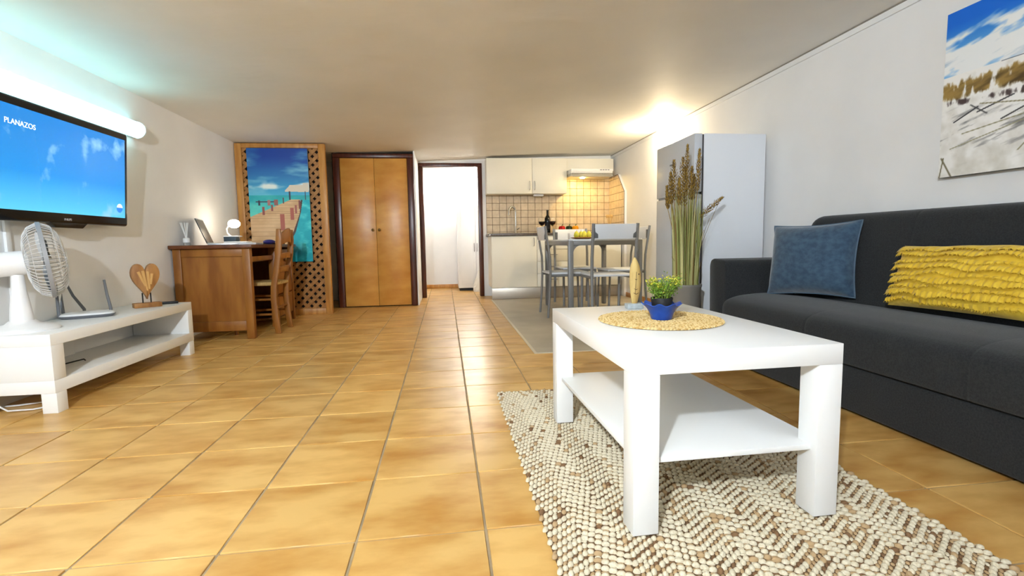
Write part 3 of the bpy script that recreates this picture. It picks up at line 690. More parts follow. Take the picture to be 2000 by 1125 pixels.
# upper cabinets
uc = thing('wall_cabinet', 'cream wall cabinet with two doors above the sink', 'kitchen cabinet', (1.13, 6.85, 1.41))
UF, UZ0, UZ1 = 6.71, 1.415, 1.885
MB().box(.578, 1.682, UF+.02, YB, UZ0, UZ1).build('carcass', cream_lac, uc)
for a, b, hx in ((.579, 1.197, 1.165), (1.201, 1.682, 1.232)):
    d = MB().box(a, b, UF, UF+.018, UZ0-.004, UZ1).build('door', cream_lac, uc, bevel=.002); bar_handle(hx, 1.46, hx, 1.58, UF, d)
tag(MB().box(1.688, 2.37, 6.78, YB, 1.726, 1.895).build('filler_box', cream_lac, bevel=.002), 'plain white boxed panel above the cooker hood', 'panel')
tag(MB().box(1.235, 1.37, 6.79, 6.87, 1.385, 1.414).build('socket_box', white_pl, bevel=.004), 'small white box fixed under the wall cabinet', 'socket box')
# hood
hd = thing('cooker_hood', 'white cooker hood with glass visor lit from below', 'cooker hood', (1.98, 6.75, 1.62))
MB().box(1.70, 2.28, 6.56, YB-.02, 1.665, 1.722).build('body', white_pl, hd, bevel=.004)
MB().prism([(6.56, 1.668), (6.545, 1.70), (6.545, 1.722), (6.56, 1.722)], 'x', 1.70, 2.28).build('control_panel', white_pl, hd, bevel=.002)
for k in range(4): MB().box(2.10+k*.035, 2.125+k*.035, 6.541, 6.546, 1.704, 1.714).build('switch', grey_pl, hd)
MB().prism([(6.548, 1.668), (6.500, 1.617), (6.505, 1.614), (6.556, 1.664)], 'x', 1.71, 2.27).build('visor', mat('visor_glass', (235, 235, 230), .08, trans=.75), hd)
MB().box(1.70, 2.28, 6.58, YB-.02, 1.628, 1.664).build('filter_box', mat('hood_filter', (196, 190, 176), .4, metal=.5), hd, bevel=.003)
MB().lathe([(.034, 0), (.030, -.012), (0, -.014)], (1.90, 6.70, 1.628), 20).build('lamp', mat('hood_glow', (255, 226, 150), .4, emit=L_HOOD, ecol=(255, 214, 120)), hd, smooth=True)
# side return of the tiled wall
RXF = 2.375
ret = [(6.37, 0), (YB, 0), (YB, 1.66), (6.62, 1.66), (6.37, 1.405)]
wr = struct(MB().prism(ret, 'x', RXF+.004, XR).build('wall_kitchen_return', wall_m))
g1 = struct(MB().box(.585, RXF+.004, YB-.006, YB, CT, 1.66).build('wall_backsplash', splash_g))
tp_, tg = .1017, .0022
lx = .975
def in_upper(xa, xb, za): return xa > 1.68
data_cache = {}
k0 = int(math.floor((.56-lx)/tp_)); kn = int(math.ceil((RXF-lx)/tp_))
for k in range(k0, kn):
    for r in range(-1, 8):
        xa, xb = max(.588, lx+k*tp_+tg), min(RXF-.001, lx+(k+1)*tp_-tg)
        za, zb = max(CT+.002, .902+r*.1005+tg), .902+(r+1)*.1005-tg
        if xb-xa < .012 or zb-za < .012: continue
        if za > 1.42 and xa < 1.62: continue
        if za > 1.63: continue
        ky = (round(xb-xa, 4), round(zb-za, 4))
        if ky not in data_cache:
            o = MB().box(-(xb-xa)/2, (xb-xa)/2, -.005, 0, 0, zb-za).build('tile', splash_m, g1, bevel=.0015, seg=1, local=True, origin=(0, 0, 0)); data_cache[ky] = o.data
        else: o = bpy.data.objects.new('tile', data_cache[ky]); C.objects.link(o); o.parent = g1
        o.location = Vector(((xa+xb)/2, YB-.0055, za))-W[g1].translation
g2 = MB().prism([(p[0], max(p[1], CT)) for p in ret], 'x', RXF, RXF+.005).build('tile_bed', splash_g, wr)
for k in range(8):
    for r in range(-1, 8):
        yb_, ya_ = YB-.012-k*tp_-tg, YB-.012-(k+1)*tp_+tg
        za, zb = max(CT+.002, .902+r*.1005+tg), .902+(r+1)*.1005-tg
        if zb-za < .012: continue
        poly = [(ya_, za), (yb_, za), (yb_, zb), (ya_, zb)]
        for cl in ((-1, 0, -6.375), (0, 1, 1.652), (-.715, .70, -.715*6.375+.70*1.402)):
            if poly: poly = clip_poly(poly, *cl)
        if len(poly) > 2: MB().prism(poly, 'x', RXF-.005, RXF).build('tile', splash_m, wr, bevel=.001, seg=1)
# things on the worktop
bt = thing('wine_bottle', 'dark wine bottle standing on the worktop between two glasses', 'bottle', (1.40, 6.68, CT))
MB().lathe([(.036, 0), (.038, .005), (.038, .19), (.033, .215), (.015, .245), (.0135, .30), (.0155, .302), (.0155, .312), (0, .313)], (1.40, 6.68, CT), 24).build('glass', mat('bottle_glass', (14, 16, 14), .12), bt, smooth=True)
MB().lathe([(.0385, .06), (.0385, .15)], (1.40, 6.68, CT), 24).build('paper_label', mat('dark_label', (34, 30, 30), .6), bt, smooth=True)
MB().lathe([(.0148, .255), (.0148, .302), (.0160, .304), (.0160, .314), (0, .315)], (1.40, 6.68, CT), 20).build('capsule', black_mt, bt, smooth=True)
def wineglass(x, y, label):
    g = thing('wine_glass', label, 'wine glass', (x, y, CT), group='wine glasses on the worktop')
    MB().lathe([(.036, 0), (.034, .003), (.006, .006), (.004, .02), (.004, .085), (.010, .095), (.040, .125), (.048, .155), (.044, .205), (.0425, .205), (.0465, .155), (.0385, .127), (.0, .098)], (x, y, CT), 28).build('glass', glass_m, g, smooth=True)
    MB().lathe([(0, .0995), (.0375, .128), (.0455, .153), (.0455, .157), (0, .157)], (x, y, CT), 28).build('wine', wine_m, g, smooth=True)
wineglass(1.315, 6.66, 'glass of red wine left of the bottle on the worktop')
wineglass(1.45, 6.60, 'glass of red wine right of the bottle on the worktop')
def pepper(x, y, col, label):
    p = thing('bell_pepper', label, 'pepper', (x, y, CT), group='peppers on the worktop')
    m = mat('pepper_skin_%d' % col[0], col, .2)
    mb = MB().lathe([(.0, .006), (.024, .0), (.036, .012), (.043, .045), (.042, .075), (.03, .09), (.012, .084), (0, .08)], (x, y, CT), 24, wave=lambda i, t, r, z: (r*(1+.07*math.cos(4*t)), z)); mb.build('flesh', m, p, smooth=True)
    MB().tube([(x, y, CT+.08), (x+.003, y, CT+.10), (x+.012, y, CT+.112)], [.007, .005, .006], 8).build('stem', mat('green_stem', (70, 100, 40), .6), p, smooth=True)
pepper(1.585, 6.62, (190, 16, 14), 'red bell pepper on the worktop')
pepper(1.69, 6.64, (24, 44, 20), 'dark green bell pepper between the red and yellow ones')
pepper(1.768, 6.60, (246, 160, 10), 'yellow bell pepper on the worktop')
uj = thing('utensil_jar', 'jar of wooden spoons in the tiled kitchen corner', 'utensil jar', (2.25, 6.60, CT))
MB().lathe([(.04, 0), (.042, .01), (.042, .11), (.038, .11), (.038, .01), (0, .008)], (2.25, 6.60, CT), 20).build('jar', white_pl, uj, smooth=True)
for k in range(4):
    a = k*1.6; e = (2.25+.035*math.cos(a), 6.60+.03*math.sin(a), CT+.20)
    mb = MB().tube([(2.25, 6.60, CT+.02), e], .004, 6); mb.ball((e[0], e[1], e[2]+.015), .02, 10, 6, (.8, .4, 1.2)); mb.build('spoon', mat('beech', (214, 176, 112), .6), uj, smooth=True)

# kitchen floor sheet
fm = thing('vinyl_mat', 'large plain grey-beige vinyl sheet on the kitchen floor', 'floor mat', (1.3, 4.8, 0))
vin = mat('grey_vinyl', (186, 176, 156), .38, col2=(172, 162, 142), nscale=4)
MB().box(.60, 2.395, 3.262, 6.45, .0003, .003).build('sheet', vin, fm)
vr = mat('pale_vinyl_edge', (214, 204, 182), .5)
MB().box(.580, .60, 3.242, 6.45, .0003, .0034).build('edge_strip', vr, fm); MB().box(.60, 2.395, 3.242, 3.262, .0003, .0034).build('edge_strip', vr, fm)
MZ = .0042
# ------------------------------------------------------------------ fridge
fr = thing('fridge_freezer', 'white fridge freezer with its plain side towards the camera', 'fridge', (2.07, 3.72, MZ))
fwht = mat('fridge_enamel', (236, 239, 244), .32, spec=.5)
FX, FY0, FY1, FZ = 1.79, 3.40, 4.035, 1.512
MB().box(FX+.075, 2.345, FY0, FY1, MZ+.02, FZ).build('cabinet', fwht, fr, bevel=.004)
MB().box(FX+.062, FX+.075, FY0+.008, FY1-.008, MZ+.05, FZ-.006).build('door_gasket', mat('gasket', (70, 68, 70), .7), fr)
for nm, za, zb in (('fridge_door', MZ+.05, 1.082), ('freezer_door', 1.098, FZ)):
    d = MB().box(FX, FX+.062, FY0, FY1, za, zb).build(nm, mat('fridge_front', (206, 210, 216), .3), fr, bevel=.006)
    if nm == 'freezer_door': MB().box(FX-.001, FX+.0005, 3.70, 3.79, 1.335, 1.347).build('badge', mat('badge_grey', (110, 112, 118), .4), d)
MB().box(FX+.01, FX+.05, FY0+.02, FY1-.02, 1.083, 1.097).build('grip_channel', mat('grip_grey', (150, 150, 152), .5), fr)
for y in (FY0+.05, FY1-.05):
    for x in (FX+.12, 2.30): MB().lathe([(.018, 0), (.018, .021)], (x, y, MZ), 12).build('foot', black_mt, fr, smooth=True)
# ------------------------------------------------------------------ warm globe on the right wall
gl = thing('globe_wall_lamp', 'glowing white globe lamp on the right wall beyond the fridge', 'wall light', (2.36, 5.06, 1.85))
MB().box(2.385, XR, 5.0, 5.12, 1.80, 1.93).build('back_plate', white_pl, gl, bevel=.006)
MB().ball((2.315, 5.06, 1.845), .082, 24, 14).build('globe', mat('globe_glow', (255, 246, 220), .4, emit=L_GLOBE, ecol=(255, 232, 190)), gl, smooth=True)
MB().tube([(2.40, 4.99, 1.95), (2.375, 4.95, 1.92), (2.37, 4.93, 1.86), (2.395, 4.945, 1.80)], .003, 6).build('wire', mat('grey_wire', (150, 144, 134)), gl, smooth=True)

# ------------------------------------------------------------------ dining set
dt = thing('dining_table', 'white topped dining table with grey metal frame on the vinyl sheet', 'table', (1.53, 5.17, MZ))
ax0, ax1, ay0, ay1 = 1.165, 1.905, 4.60, 5.74
MB().box(ax0+.004, ax1-.004, ay0+.004, ay1-.004, .757, .775).build('table_top', chairpan, dt, bevel=.004)
for a, b, c, d in ((ax0+.05, ax1-.05, ay0, ay0+.03), (ax0+.05, ax1-.05, ay1-.03, ay1), (ax0, ax0+.03, ay0+.05, ay1-.05), (ax1-.03, ax1, ay0+.05, ay1-.05)):
    MB().box(a, b, c, d, .715, .757).build('apron_rail', greymet, dt, bevel=.004)
for x in (ax0, ax1-.05):
    for y in (ay0, ay1-.05): MB().box(x, x+.05, y, y+.05, MZ, .765).build('leg', greymet, dt, bevel=.008)
def bracket(cx, cz, sx, axis, a, b):
    R = .075; poly = [(cx, cz), (cx+sx*R, cz)]+[(cx+sx*(R-R*math.sin(t)), cz-R+R*math.cos(t)) for t in np.linspace(0, PI/2, 8)]
    MB().prism(poly, axis, a, b).build('corner_bracket', greymet, dt)
for yv in (ay0+.012, ay1-.024):
    bracket(ax0+.05, .715, 1, 'y', yv, yv+.012); bracket(ax1-.05, .715, -1, 'y', yv, yv+.012)
for xv in (ax0+.012, ax1-.024):
    bracket(ay0+.05, .715, 1, 'x', xv, xv+.012); bracket(ay1-.05, .715, -1, 'x', xv, xv+.012)
def dining_chair(label, loc, rz):
    t = thing('dining_chair', label, 'chair', loc, rz, 'grey metal dining chairs')
    for s in (-1, 1):
        pts = [(s*.205, -.225, 0), (s*.205, -.205, .22), (s*.205, -.195, .44), (s*.205, -.20, .60), (s*.205, -.225, .76), (s*.205, -.245, .905)]
        MB().tube(pts, .0155, 10, flat=.75).build('back_post', greymet, t, smooth=True, local=True)
        MB().tube([(s*.19, .20, 0), (s*.19, .185, .43)], .0145, 10, flat=.8).build('leg', greymet, t, smooth=True, local=True)
        MB().tube([(s*.197, -.195, .415), (s*.19, .185, .415)], .012, 8).build('seat_rail', greymet, t, smooth=True, local=True)
        MB().box(s*.178-.016, s*.178+.016, -.247, -.222, .775, .865).build('back_clip', mat('dark_grey_clip', (96, 98, 100), .5), t, bevel=.003, local=True)
    MB().tube([(-.19, .19, .415), (.19, .19, .415)], .012, 8).build('seat_rail', greymet, t, smooth=True, local=True)
    MB().prism([(-.205, -.20), (.205, -.20), (.20, .21), (-.20, .21)], 'z', .427, .447).build('seat', chairpan, t, bevel=.007, seg=3, local=True)
    rings = []
    for x in np.linspace(-.19, .19, 9):
        yv = -.012*(1-(x/.19)**2)
        rings.append([(x, -.238+yv, .765), (x, -.222+yv, .765), (x, -.240+yv, .90), (x, -.256+yv, .90)])
    MB().loft(rings).build('backrest', chairpan, t, bevel=.004, local=True)
    return t
dining_chair('grey metal dining chair at the near table end, its back to the camera', (1.51, 4.50, MZ), 0)
dining_chair('grey metal dining chair seen side-on at the left of the table', (1.215, 4.955, MZ), -PI/2)
dining_chair('grey metal dining chair at the far end of the table, facing the camera', (1.545, 5.775, MZ), PI)
dining_chair('grey metal dining chair between the table and the right wall', (1.915, 5.24, MZ), PI/2)
# things on the dining table
fb = thing('fruit_plate', 'shallow wooden plate holding pale yellow fruit on the dining table', 'plate', (1.46, 5.15, .775))
MB().lathe([(.05, 0), (.08, .004), (.13, .018), (.128, .022), (.08, .009), (0, .008)], (1.46, 5.15, .775), 28).build('dish', teak, fb, smooth=True)
ym = mat('yellow_pear_skin', (226, 214, 70), .4, col2=(196, 196, 60), nscale=8)
for k, (a, b, lab) in enumerate(((-.068, .0, 'leftmost pale yellow pear on the wooden fruit plate'), (.068, .0, 'rightmost pale yellow pear on the wooden fruit plate'), (.0, -.062, 'pale yellow pear nearest the camera on the fruit plate'), (.0, .062, 'pale yellow pear at the back of the fruit plate'))):
    p = thing('pear', lab, 'pear', (1.46+a, 5.15+b, .818), group='pears on the fruit plate', rz=k*1.3)
    MB().lathe([(0, -.028), (.018, -.027), (.030, -.006), (.026, .02), (.014, .04), (0, .046)], (0, 0, 0), 16).build('flesh', ym, p, smooth=True, local=True)
    MB().tube([(0, 0, .044), (.003, 0, .060)], .002, 5).build('stem', teak, p, local=True)
tag(MB().lathe([(.07, 0), (.10, .006), (.099, .009), (.07, .004), (0, .004)], (1.70, 4.98, .775), 28).build('side_plate', mat('white_china', (240, 240, 242), .2), smooth=True), 'small white side plate on the dining table', 'plate')
tag(MB().box(1.76, 1.88, 5.05, 5.20, .775, .783).build('folded_napkin', mat('rust_cloth', (150, 80, 66), .8), bevel=.003), 'folded rust coloured napkin near the right table edge', 'napkin')
tag(MB().box(1.36, 1.43, 5.30, 5.40, .775, .845).build('salt_box', white_pl, bevel=.004), 'small white box behind the fruit plate on the dining table', 'box')

# ------------------------------------------------------------------ next room
wd = thing('wardrobe', 'white two-door wardrobe in the bright room through the doorway', 'wardrobe', (.48, 8.1, 0))
MB().box(.195, .76, 7.83, 8.36, .045, 1.345).build('carcass', white_lac, wd)
MB().box(.21, .745, 7.86, 8.34, 0, .045).build('plinth', black_mt, wd)
for a, b, hx in ((.195, .476, .455), (.479, .76, .50)):
    d = MB().box(a, b, 7.81, 7.829, .05, 1.345).build('door', white_lac, wd, bevel=.002)
    MB().box(a+.05, b-.05, 7.804, 7.811, .11, 1.285).build('door_panel', white_lac, d, bevel=.003)
    bar_handle(hx, .62, hx, .75, 7.81, d)
nl = thing('globe_wall_lamp', 'glowing globe lamp on the wall of the room through the doorway', 'wall light', (.56, 8.36, 1.76))
MB().lathe([(.04, 0), (.04, .02)], (0, 0, 0), 16).xf(T(.56, YN, 1.76) @ Matrix.Rotation(PI/2, 4, 'X')).build('back_plate', white_pl, nl, smooth=True)
MB().ball((.56, 8.31, 1.76), .06, 20, 12).build('globe', mat('next_glow', (255, 250, 240), .4, emit=L_NEXT, ecol=(255, 248, 236)), nl, smooth=True)
# crumpled bag
mb = MB(); rings = []; rs = np.random.RandomState(3)
for i in range(12):
    z = .34*i/11; R = .075*(1-.75*(i/11)**1.5)
    rings.append([(.50+.03*i/11+R*math.cos(t)*(1+.35*rs.rand()), 7.68+R*.8*math.sin(t)*(1+.35*rs.rand()), z) for t in np.linspace(0, 2*PI, 19)[:-1]])
mb.loft(rings); tag(mb.build('plastic_bag', mat('white_bag', (232, 228, 218), .5)), 'crumpled white plastic bag on the floor in front of the wardrobe', 'bag')

# ------------------------------------------------------------------ rug
rug = thing('rug', 'cream and tan chevron braided jute rug under the coffee table', 'rug', (.76, 1.5, 0))
ra, rb, rc, rd_ = .235, 1.265, .50, 2.415
jute = mat('jute_base', (120, 92, 62), .95, col2=(88, 66, 44), nscale=60)
MB().box(ra+.004, rb-.004, rc, rd_, 0, .004).build('backing', jute, rug)
def chev(x): 
    t = ((x-ra)/.18) % 1; return .064*(1-abs(2*t-1))
# one knot: a low dome
kn_v = []; 
for (rr, z) in ((1, 0), (.92, .5), (.55, .9)):
    for k in range(8): kn_v.append((rr*math.cos(2*PI*k/8), rr*math.sin(2*PI*k/8), z))
kn_v.append((0, 0, 1)); kn_v = np.array(kn_v)
kn_f = [(i*8+k, i*8+(k+1) % 8, (i+1)*8+(k+1) % 8, (i+1)*8+k) for i in range(2) for k in range(8)]+[(16+k, 16+(k+1) % 8, 24) for k in range(8)]
rs = np.random.RandomState(12); V = []; F = []; MI = []; nb = 0
rowp, kp, PER, AMP = .0138, .0150, .18, .064
y = rc-.07; row = 0
while y < rd_:
    cream = row % 2 == 0
    x = ra+.004+(row % 4)*kp*.25
    while x < rb:
        yy = y+chev(x)+rs.normal(0, .0008)
        if rc+.005 < yy < rd_-.004:
            t = ((x-ra)/PER) % 1; sl = math.atan(2*AMP/PER)*(1 if t < .5 else -1)
            ang = sl+.35+rs.normal(0, .12); ca, sa = math.cos(ang), math.sin(ang)
            if cream: la, lb, h = .0106*(1+.10*rs.randn()), .0074, .0072+.0022*rs.rand()
            else: la, lb, h = .0088*(1+.12*rs.randn()), .0046, .0022+.0015*rs.rand()
            P = np.stack([x+kn_v[:, 0]*la*ca-kn_v[:, 1]*lb*sa, yy+kn_v[:, 0]*la*sa+kn_v[:, 1]*lb*ca, .0035+kn_v[:, 2]*h], 1)
            V.append(P); F += [tuple(nb+i for i in q) for q in kn_f]; nb += len(kn_v)
            u = rs.rand(); c = (0 if u < .92 else 1 if u < .985 else 2) if cream else (0 if u < .12 else 1 if u < .72 else 2)
            MI += [c]*len(kn_f)
        x += kp
    y += rowp; row += 1
mb = MB(); mb.v = [tuple(p) for p in np.concatenate(V)]; mb.f = F; mb.mi = MI
mb.build('braided_knots', [mat('cream_yarn', (228, 218, 194), .9, col2=(210, 196, 166), nscale=200), mat('tan_yarn', (186, 156, 116), .9), mat('brown_yarn', (128, 96, 66), .9)], rug, smooth=True, kind='stuff', angle=80)
RZ = .0135

# ------------------------------------------------------------------ coffee table
ctb = thing('coffee_table', 'white square-legged coffee table with lower shelf standing on the rug', 'coffee table', (.728, 1.565, RZ), rz=math.radians(.9))
hw, hl, H = .287, .432, .481-RZ
MB().box(-hw, hw, -hl, hl, H-.055, H).build('table_top', white_lac, ctb, bevel=.0015, local=True)
for sx_ in (-1, 1):
    for sy in (-1, 1):
        a, b = sx_*(hw-.034), sy*(hl-.034)
        MB().box(a-.034, a+.034, b-.034, b+.034, 0, H-.055).build('leg', white_lac, ctb, bevel=.0015, local=True)
e = .034
MB().prism([(-hw+.068, -hl+.02), (hw-.068, -hl+.02), (hw-.068, -hl+.068), (hw-.02, -hl+.068), (hw-.02, hl-.068), (hw-.068, hl-.068), (hw-.068, hl-.02), (-hw+.068, hl-.02), (-hw+.068, hl-.068), (-hw+.02, hl-.068), (-hw+.02, -hl+.068), (-hw+.068, -hl+.068)], 'z', .178, .192).build('lower_shelf', white_lac, ctb, bevel=.001, local=True)
TT = .481
# round woven placemat: a coil of braided knots
pmt = thing('round_placemat', 'round woven straw placemat on the coffee table', 'placemat', (.725, 1.60, TT))
R0 = .205
MB().lathe([(R0-.004, 0), (R0-.004, .003), (0, .003)], (.725, 1.60, TT), 48).build('backing', mat('straw_shadow', (150, 122, 72), .9), pmt)
V = []; F = []; MI = []; nb = 0; rr = .006
while rr < R0:
    n = max(4, int(2*PI*rr/.011)); off = rs.rand()*6
    for k in range(n):
        t = 2*PI*k/n+off; cx_, cy_ = .725+rr*math.cos(t), 1.60+rr*math.sin(t)
        for sg in (-1, 1):
            ang = t+PI/2+sg*.55; ca, sa = math.cos(ang), math.sin(ang)
            ox, oy = cx_+sg*.0022*math.cos(t), cy_+sg*.0022*math.sin(t)
            P = np.stack([ox+kn_v[:, 0]*.0062*ca-kn_v[:, 1]*.0030*sa, oy+kn_v[:, 0]*.0062*sa+kn_v[:, 1]*.0030*ca, TT+.0025+kn_v[:, 2]*(.0040+.0012*rs.rand())], 1)
            V.append(P); F += [tuple(nb+i for i in q) for q in kn_f]; nb += len(kn_v); MI += [0 if rs.rand() < .7 else 1]*len(kn_f)
    rr += .0098
mb = MB(); mb.v = [tuple(p) for p in np.concatenate(V)]; mb.f = F; mb.mi = MI
mb.build('braided_straw', [mat('pale_straw', (224, 196, 138), .8), mat('golden_straw', (196, 158, 92), .8)], pmt, smooth=True, kind='stuff', angle=80)
PZ = TT+.0065
# small plant in blue pot
PX, PY = .727, 1.588
sp = thing('potted_plant', 'small yellow-green leafy plant in a scalloped blue ceramic pot on the placemat', 'potted plant', (PX, PY, PZ))
def wv_(i, t, r, z):
    k = (0, 0, 0, .5, 1, 1, .6, 0)[i] if i < 8 else 0
    return (r*(1+.05*k*math.cos(9*t)), z+.004*k*math.cos(9*t))
MB().lathe([(.033, 0), (.036, .004), (.040, .020), (.050, .038), (.066, .053), (.064, .055), (.046, .040), (.0, .034)], (PX, PY, PZ), 72, wave=wv_).build('blue_pot', blue_cer, sp, smooth=True)
MB().lathe([(.030, .034), (.037, .072), (.036, .074), (.034, .068), (0, .066)], (PX, PY, PZ), 28).build('inner_pot', black_mt, sp, smooth=True)
mb = MB(); rs = np.random.RandomState(5)
tips = []
for k in range(46):
    a = rs.rand()*2*PI; r = math.sqrt(rs.rand())*.055; h = .112+.03*rs.rand()
    e_ = (PX+.004+r*math.cos(a)*1.1, PY+r*math.sin(a), PZ+h+.005*math.cos(a)); s_ = (PX+r*.35*math.cos(a), PY+r*.35*math.sin(a), PZ+.068)
    mb.tube([s_, ((s_[0]+e_[0])/2+.004*rs.randn(), (s_[1]+e_[1])/2+.004*rs.randn(), (s_[2]+e_[2])/2), e_], .0009, 4, cap=False); tips.append((s_, e_))
mb.build('stalks', mat('stalk_green', (110, 130, 50), .6), sp, kind='stuff')
V = []; F = []; MI = []; nb = 0
for s_, e_ in tips:
    for k in range(34):
        t = .22+.78*rs.rand()**.8; p = Vector(s_).lerp(Vector(e_), t)+Vector(rs.normal(0, .0075, 3))
        d = Vector(rs.normal(0, 1, 3)); d.z = abs(d.z)*.8+.2; d.normalize(); sd = d.orthogonal().normalized()*.0021; l = .0075+.004*rs.rand()
        V += [tuple(p), tuple(p+d*l*.5+sd), tuple(p+d*l), tuple(p+d*l*.5-sd)]; F.append((nb, nb+1, nb+2, nb+3)); nb += 4
        MI.append(1 if (t > .82 and rs.rand() < .75) else (2 if rs.rand() < .3 else 0))
mb = MB(); mb.v, mb.f, mb.mi = V, F, MI
mb.build('leaves', [mat('leaf_green', (122, 156, 44), .55), mat('leaf_yellow', (206, 200, 60), .55), mat('leaf_dark', (84, 118, 36), .55)], sp, kind='stuff')
# wooden fish
FXX, FYY = .752, 1.902
fs = thing('fish_ornament', 'slender carved driftwood fish standing on a pale stone base on the coffee table', 'ornament', (FXX, FYY, TT))
MB().box(FXX-.033, FXX+.033, FYY-.022, FYY+.022, TT, TT+.022).build('stone_base', mat('pale_stone', (176, 184, 186), .5, col2=(150, 158, 160), nscale=40), fs, bevel=.004)
drift = mat('driftwood', (206, 178, 112), .6, col2=(172, 138, 76), nscale=10, stretch=(4, 4, .7), bump=.2, bscale=40)
prof = [(.010, .018), (.014, .035), (.021, .07), (.025, .11), (.024, .145), (.018, .175), (.010, .195), (.003, .207)]
rings = []
for r, z in prof:
    xo = FXX+.004*math.sin(z*18)+.02*z
    rings.append([(xo+r*math.cos(t), FYY+.011*min(1, r/.014)*math.sin(t), TT+z) for t in np.linspace(0, 2*PI, 21)[:-1]])
MB().loft(rings).build('fish_body', drift, fs, smooth=True)
dkw = mat('burnt_line', (70, 48, 26), .7)
for z, wd_ in ((.060, .010), (.078, .008), (.118, .006)):
    MB().tube([(FXX+.005+a*wd_, FYY-.0112+.002*abs(a), TT+z+.005*a*a) for a in np.linspace(-1, 1, 7)], .0012, 5).build('carved_line', dkw, fs, smooth=True)
MB().tube([(FXX+.001, FYY-.0118, TT+.06), (FXX+.003, FYY-.0122, TT+.10), (FXX+.006, FYY-.0118, TT+.15)], .0009, 5).build('carved_line', dkw, fs, smooth=True)
MB().ball((FXX+.016, FYY-.009, TT+.140), .0032, 8, 6).build('eye', dkw, fs, smooth=True)

# ------------------------------------------------------------------ tall dried grass in a grey pot
GX, GY = 1.635, 3.20
gp = thing('tall_grass_plant', 'tall artificial wheat grass in a grey floor pot between sofa and fridge', 'floor plant', (GX, GY, 0))
MB().lathe([(.078, 0), (.082, .006), (.104, .43), (.108, .435), (.108, .45), (.098, .45), (.094, .40), (0, .395)], (GX, GY, 0), 36).build('pot', mat('pewter_pot', (150, 148, 142), .4, metal=.3), gp, smooth=True)
rs = np.random.RandomState(9); V = []; F = []; MI = []; nb = 0
for k in range(300):
    a = rs.rand()*2*PI; r = .085*math.sqrt(rs.rand()); h = .50+.20*rs.rand() if rs.rand() < .9 else .3*rs.rand()+.15
    lean = .035*rs.rand()+.005; wd_ = .0024+.0028*rs.rand(); ca, sa = math.cos(a), math.sin(a)
    dirx = rs.rand()*PI; px_, py_ = math.cos(dirx)*wd_, math.sin(dirx)*wd_; n = 6; c = rs.choice(3, p=(.52, .33, .15))
    for i in range(n+1):
        t = i/n; x_ = GX+r*ca+lean*ca*t**1.8; y_ = GY+r*sa+lean*sa*t**1.8; z_ = .40+h*t; s_ = (1-t**3*.9)
        V += [(x_-px_*s_, y_-py_*s_, z_), (x_+px_*s_, y_+py_*s_, z_)]
        if i: F.append((nb+2*i-2, nb+2*i-1, nb+2*i+1, nb+2*i)); MI.append(c)
    nb += 2*(n+1)
for (dx, dy, h, b) in ((.16, .02, .50, .5), (.20, -.02, .60, 1.0), (-.12, 0, .24, .4), (.11, .0, .42, .4), (.13, .04, .55, .7)):  # stray thin stems
    n = 8
    for i in range(n+1):
        t = i/n; V += [(GX+.02+dx*t**1.3-.0016, GY+dy*t, .40+h*t), (GX+.02+dx*t**1.3+.0016, GY+dy*t, .40+h*t)]
        if i: F.append((nb+2*i-2, nb+2*i-1, nb+2*i+1, nb+2*i)); MI.append(2)
    nb += 2*(n+1)
mb = MB(); mb.v, mb.f, mb.mi = V, F, MI
mb.build('grass_blades', [mat('blade_green', (150, 156, 84), .6), mat('blade_pale', (196, 190, 128), .6), mat('blade_olive', (128, 104, 52), .6)], gp, kind='stuff')
ear_m = [mat('ear_gold', (158, 126, 50), .7), mat('ear_brown', (112, 86, 36), .7)]
def ear(base, tip, fat, n=90):
    b, t = Vector(base), Vector(tip); ax_ = (t-b).normalized(); V = []; F = []; MI = []; nb = 0
    mb = MB().tube([(GX+(base[0]-GX)*.25, GY+(base[1]-GY)*.25, .40), ((GX+base[0])/2, (GY+base[1])/2, (.40+base[2])/2+.03), base, tip], .0022, 5)
    for k in range(n):
        s = k/n; p = b.lerp(t, s); o_ = ax_.orthogonal().normalized(); o_.rotate(Matrix.Rotation(k*2.4, 3, ax_))
        rad = fat*(math.sin(PI*min(1, s*.85+.12))**.8)*(1-.35*s); q_ = p+o_*rad*(.3+.7*rs.rand()); d = (ax_*1.2+o_*.5).normalized(); sd = d.cross(o_).normalized()
        l = .016+.008*rs.rand(); wdt = .0042; th = o_*.0022
        base_i = len(mb.v); mb.add([q_, q_+d*l*.45+sd*wdt, q_+d*l, q_+d*l*.45-sd*wdt, q_+d*l*.45+th, q_+d*l*.45-th], [(0, 1, 4), (1, 2, 4), (2, 3, 4), (3, 0, 4), (1, 0, 5), (2, 1, 5), (3, 2, 5), (0, 3, 5)], rs.randint(2))
    mb.build('seed_head', ear_m, gp)
for dx, dy, z0_, z1_, ft in ((-.115, 0, .99, 1.20, .022), (-.085, .02, 1.02, 1.285, .030), (-.062, -.01, .98, 1.16, .018), (-.032, .0, 1.02, 1.30, .032), (.002, .01, 1.08, 1.385, .019), (-.012, .01, .98, 1.24, .034),
                             (.030, .0, 1.02, 1.24, .020), (.055, .02, 1.02, 1.19, .018), (.080, .0, 1.08, 1.355, .021), (-.135, .01, .96, 1.11, .013)):
    ear((GX+dx*.95, GY+dy, z0_), (GX+dx*1.05+.004, GY+dy, z1_), ft, 150)
ear((GX+.085, GY-.01, .90), (GX+.245, GY-.02, 1.035), .024, 120)

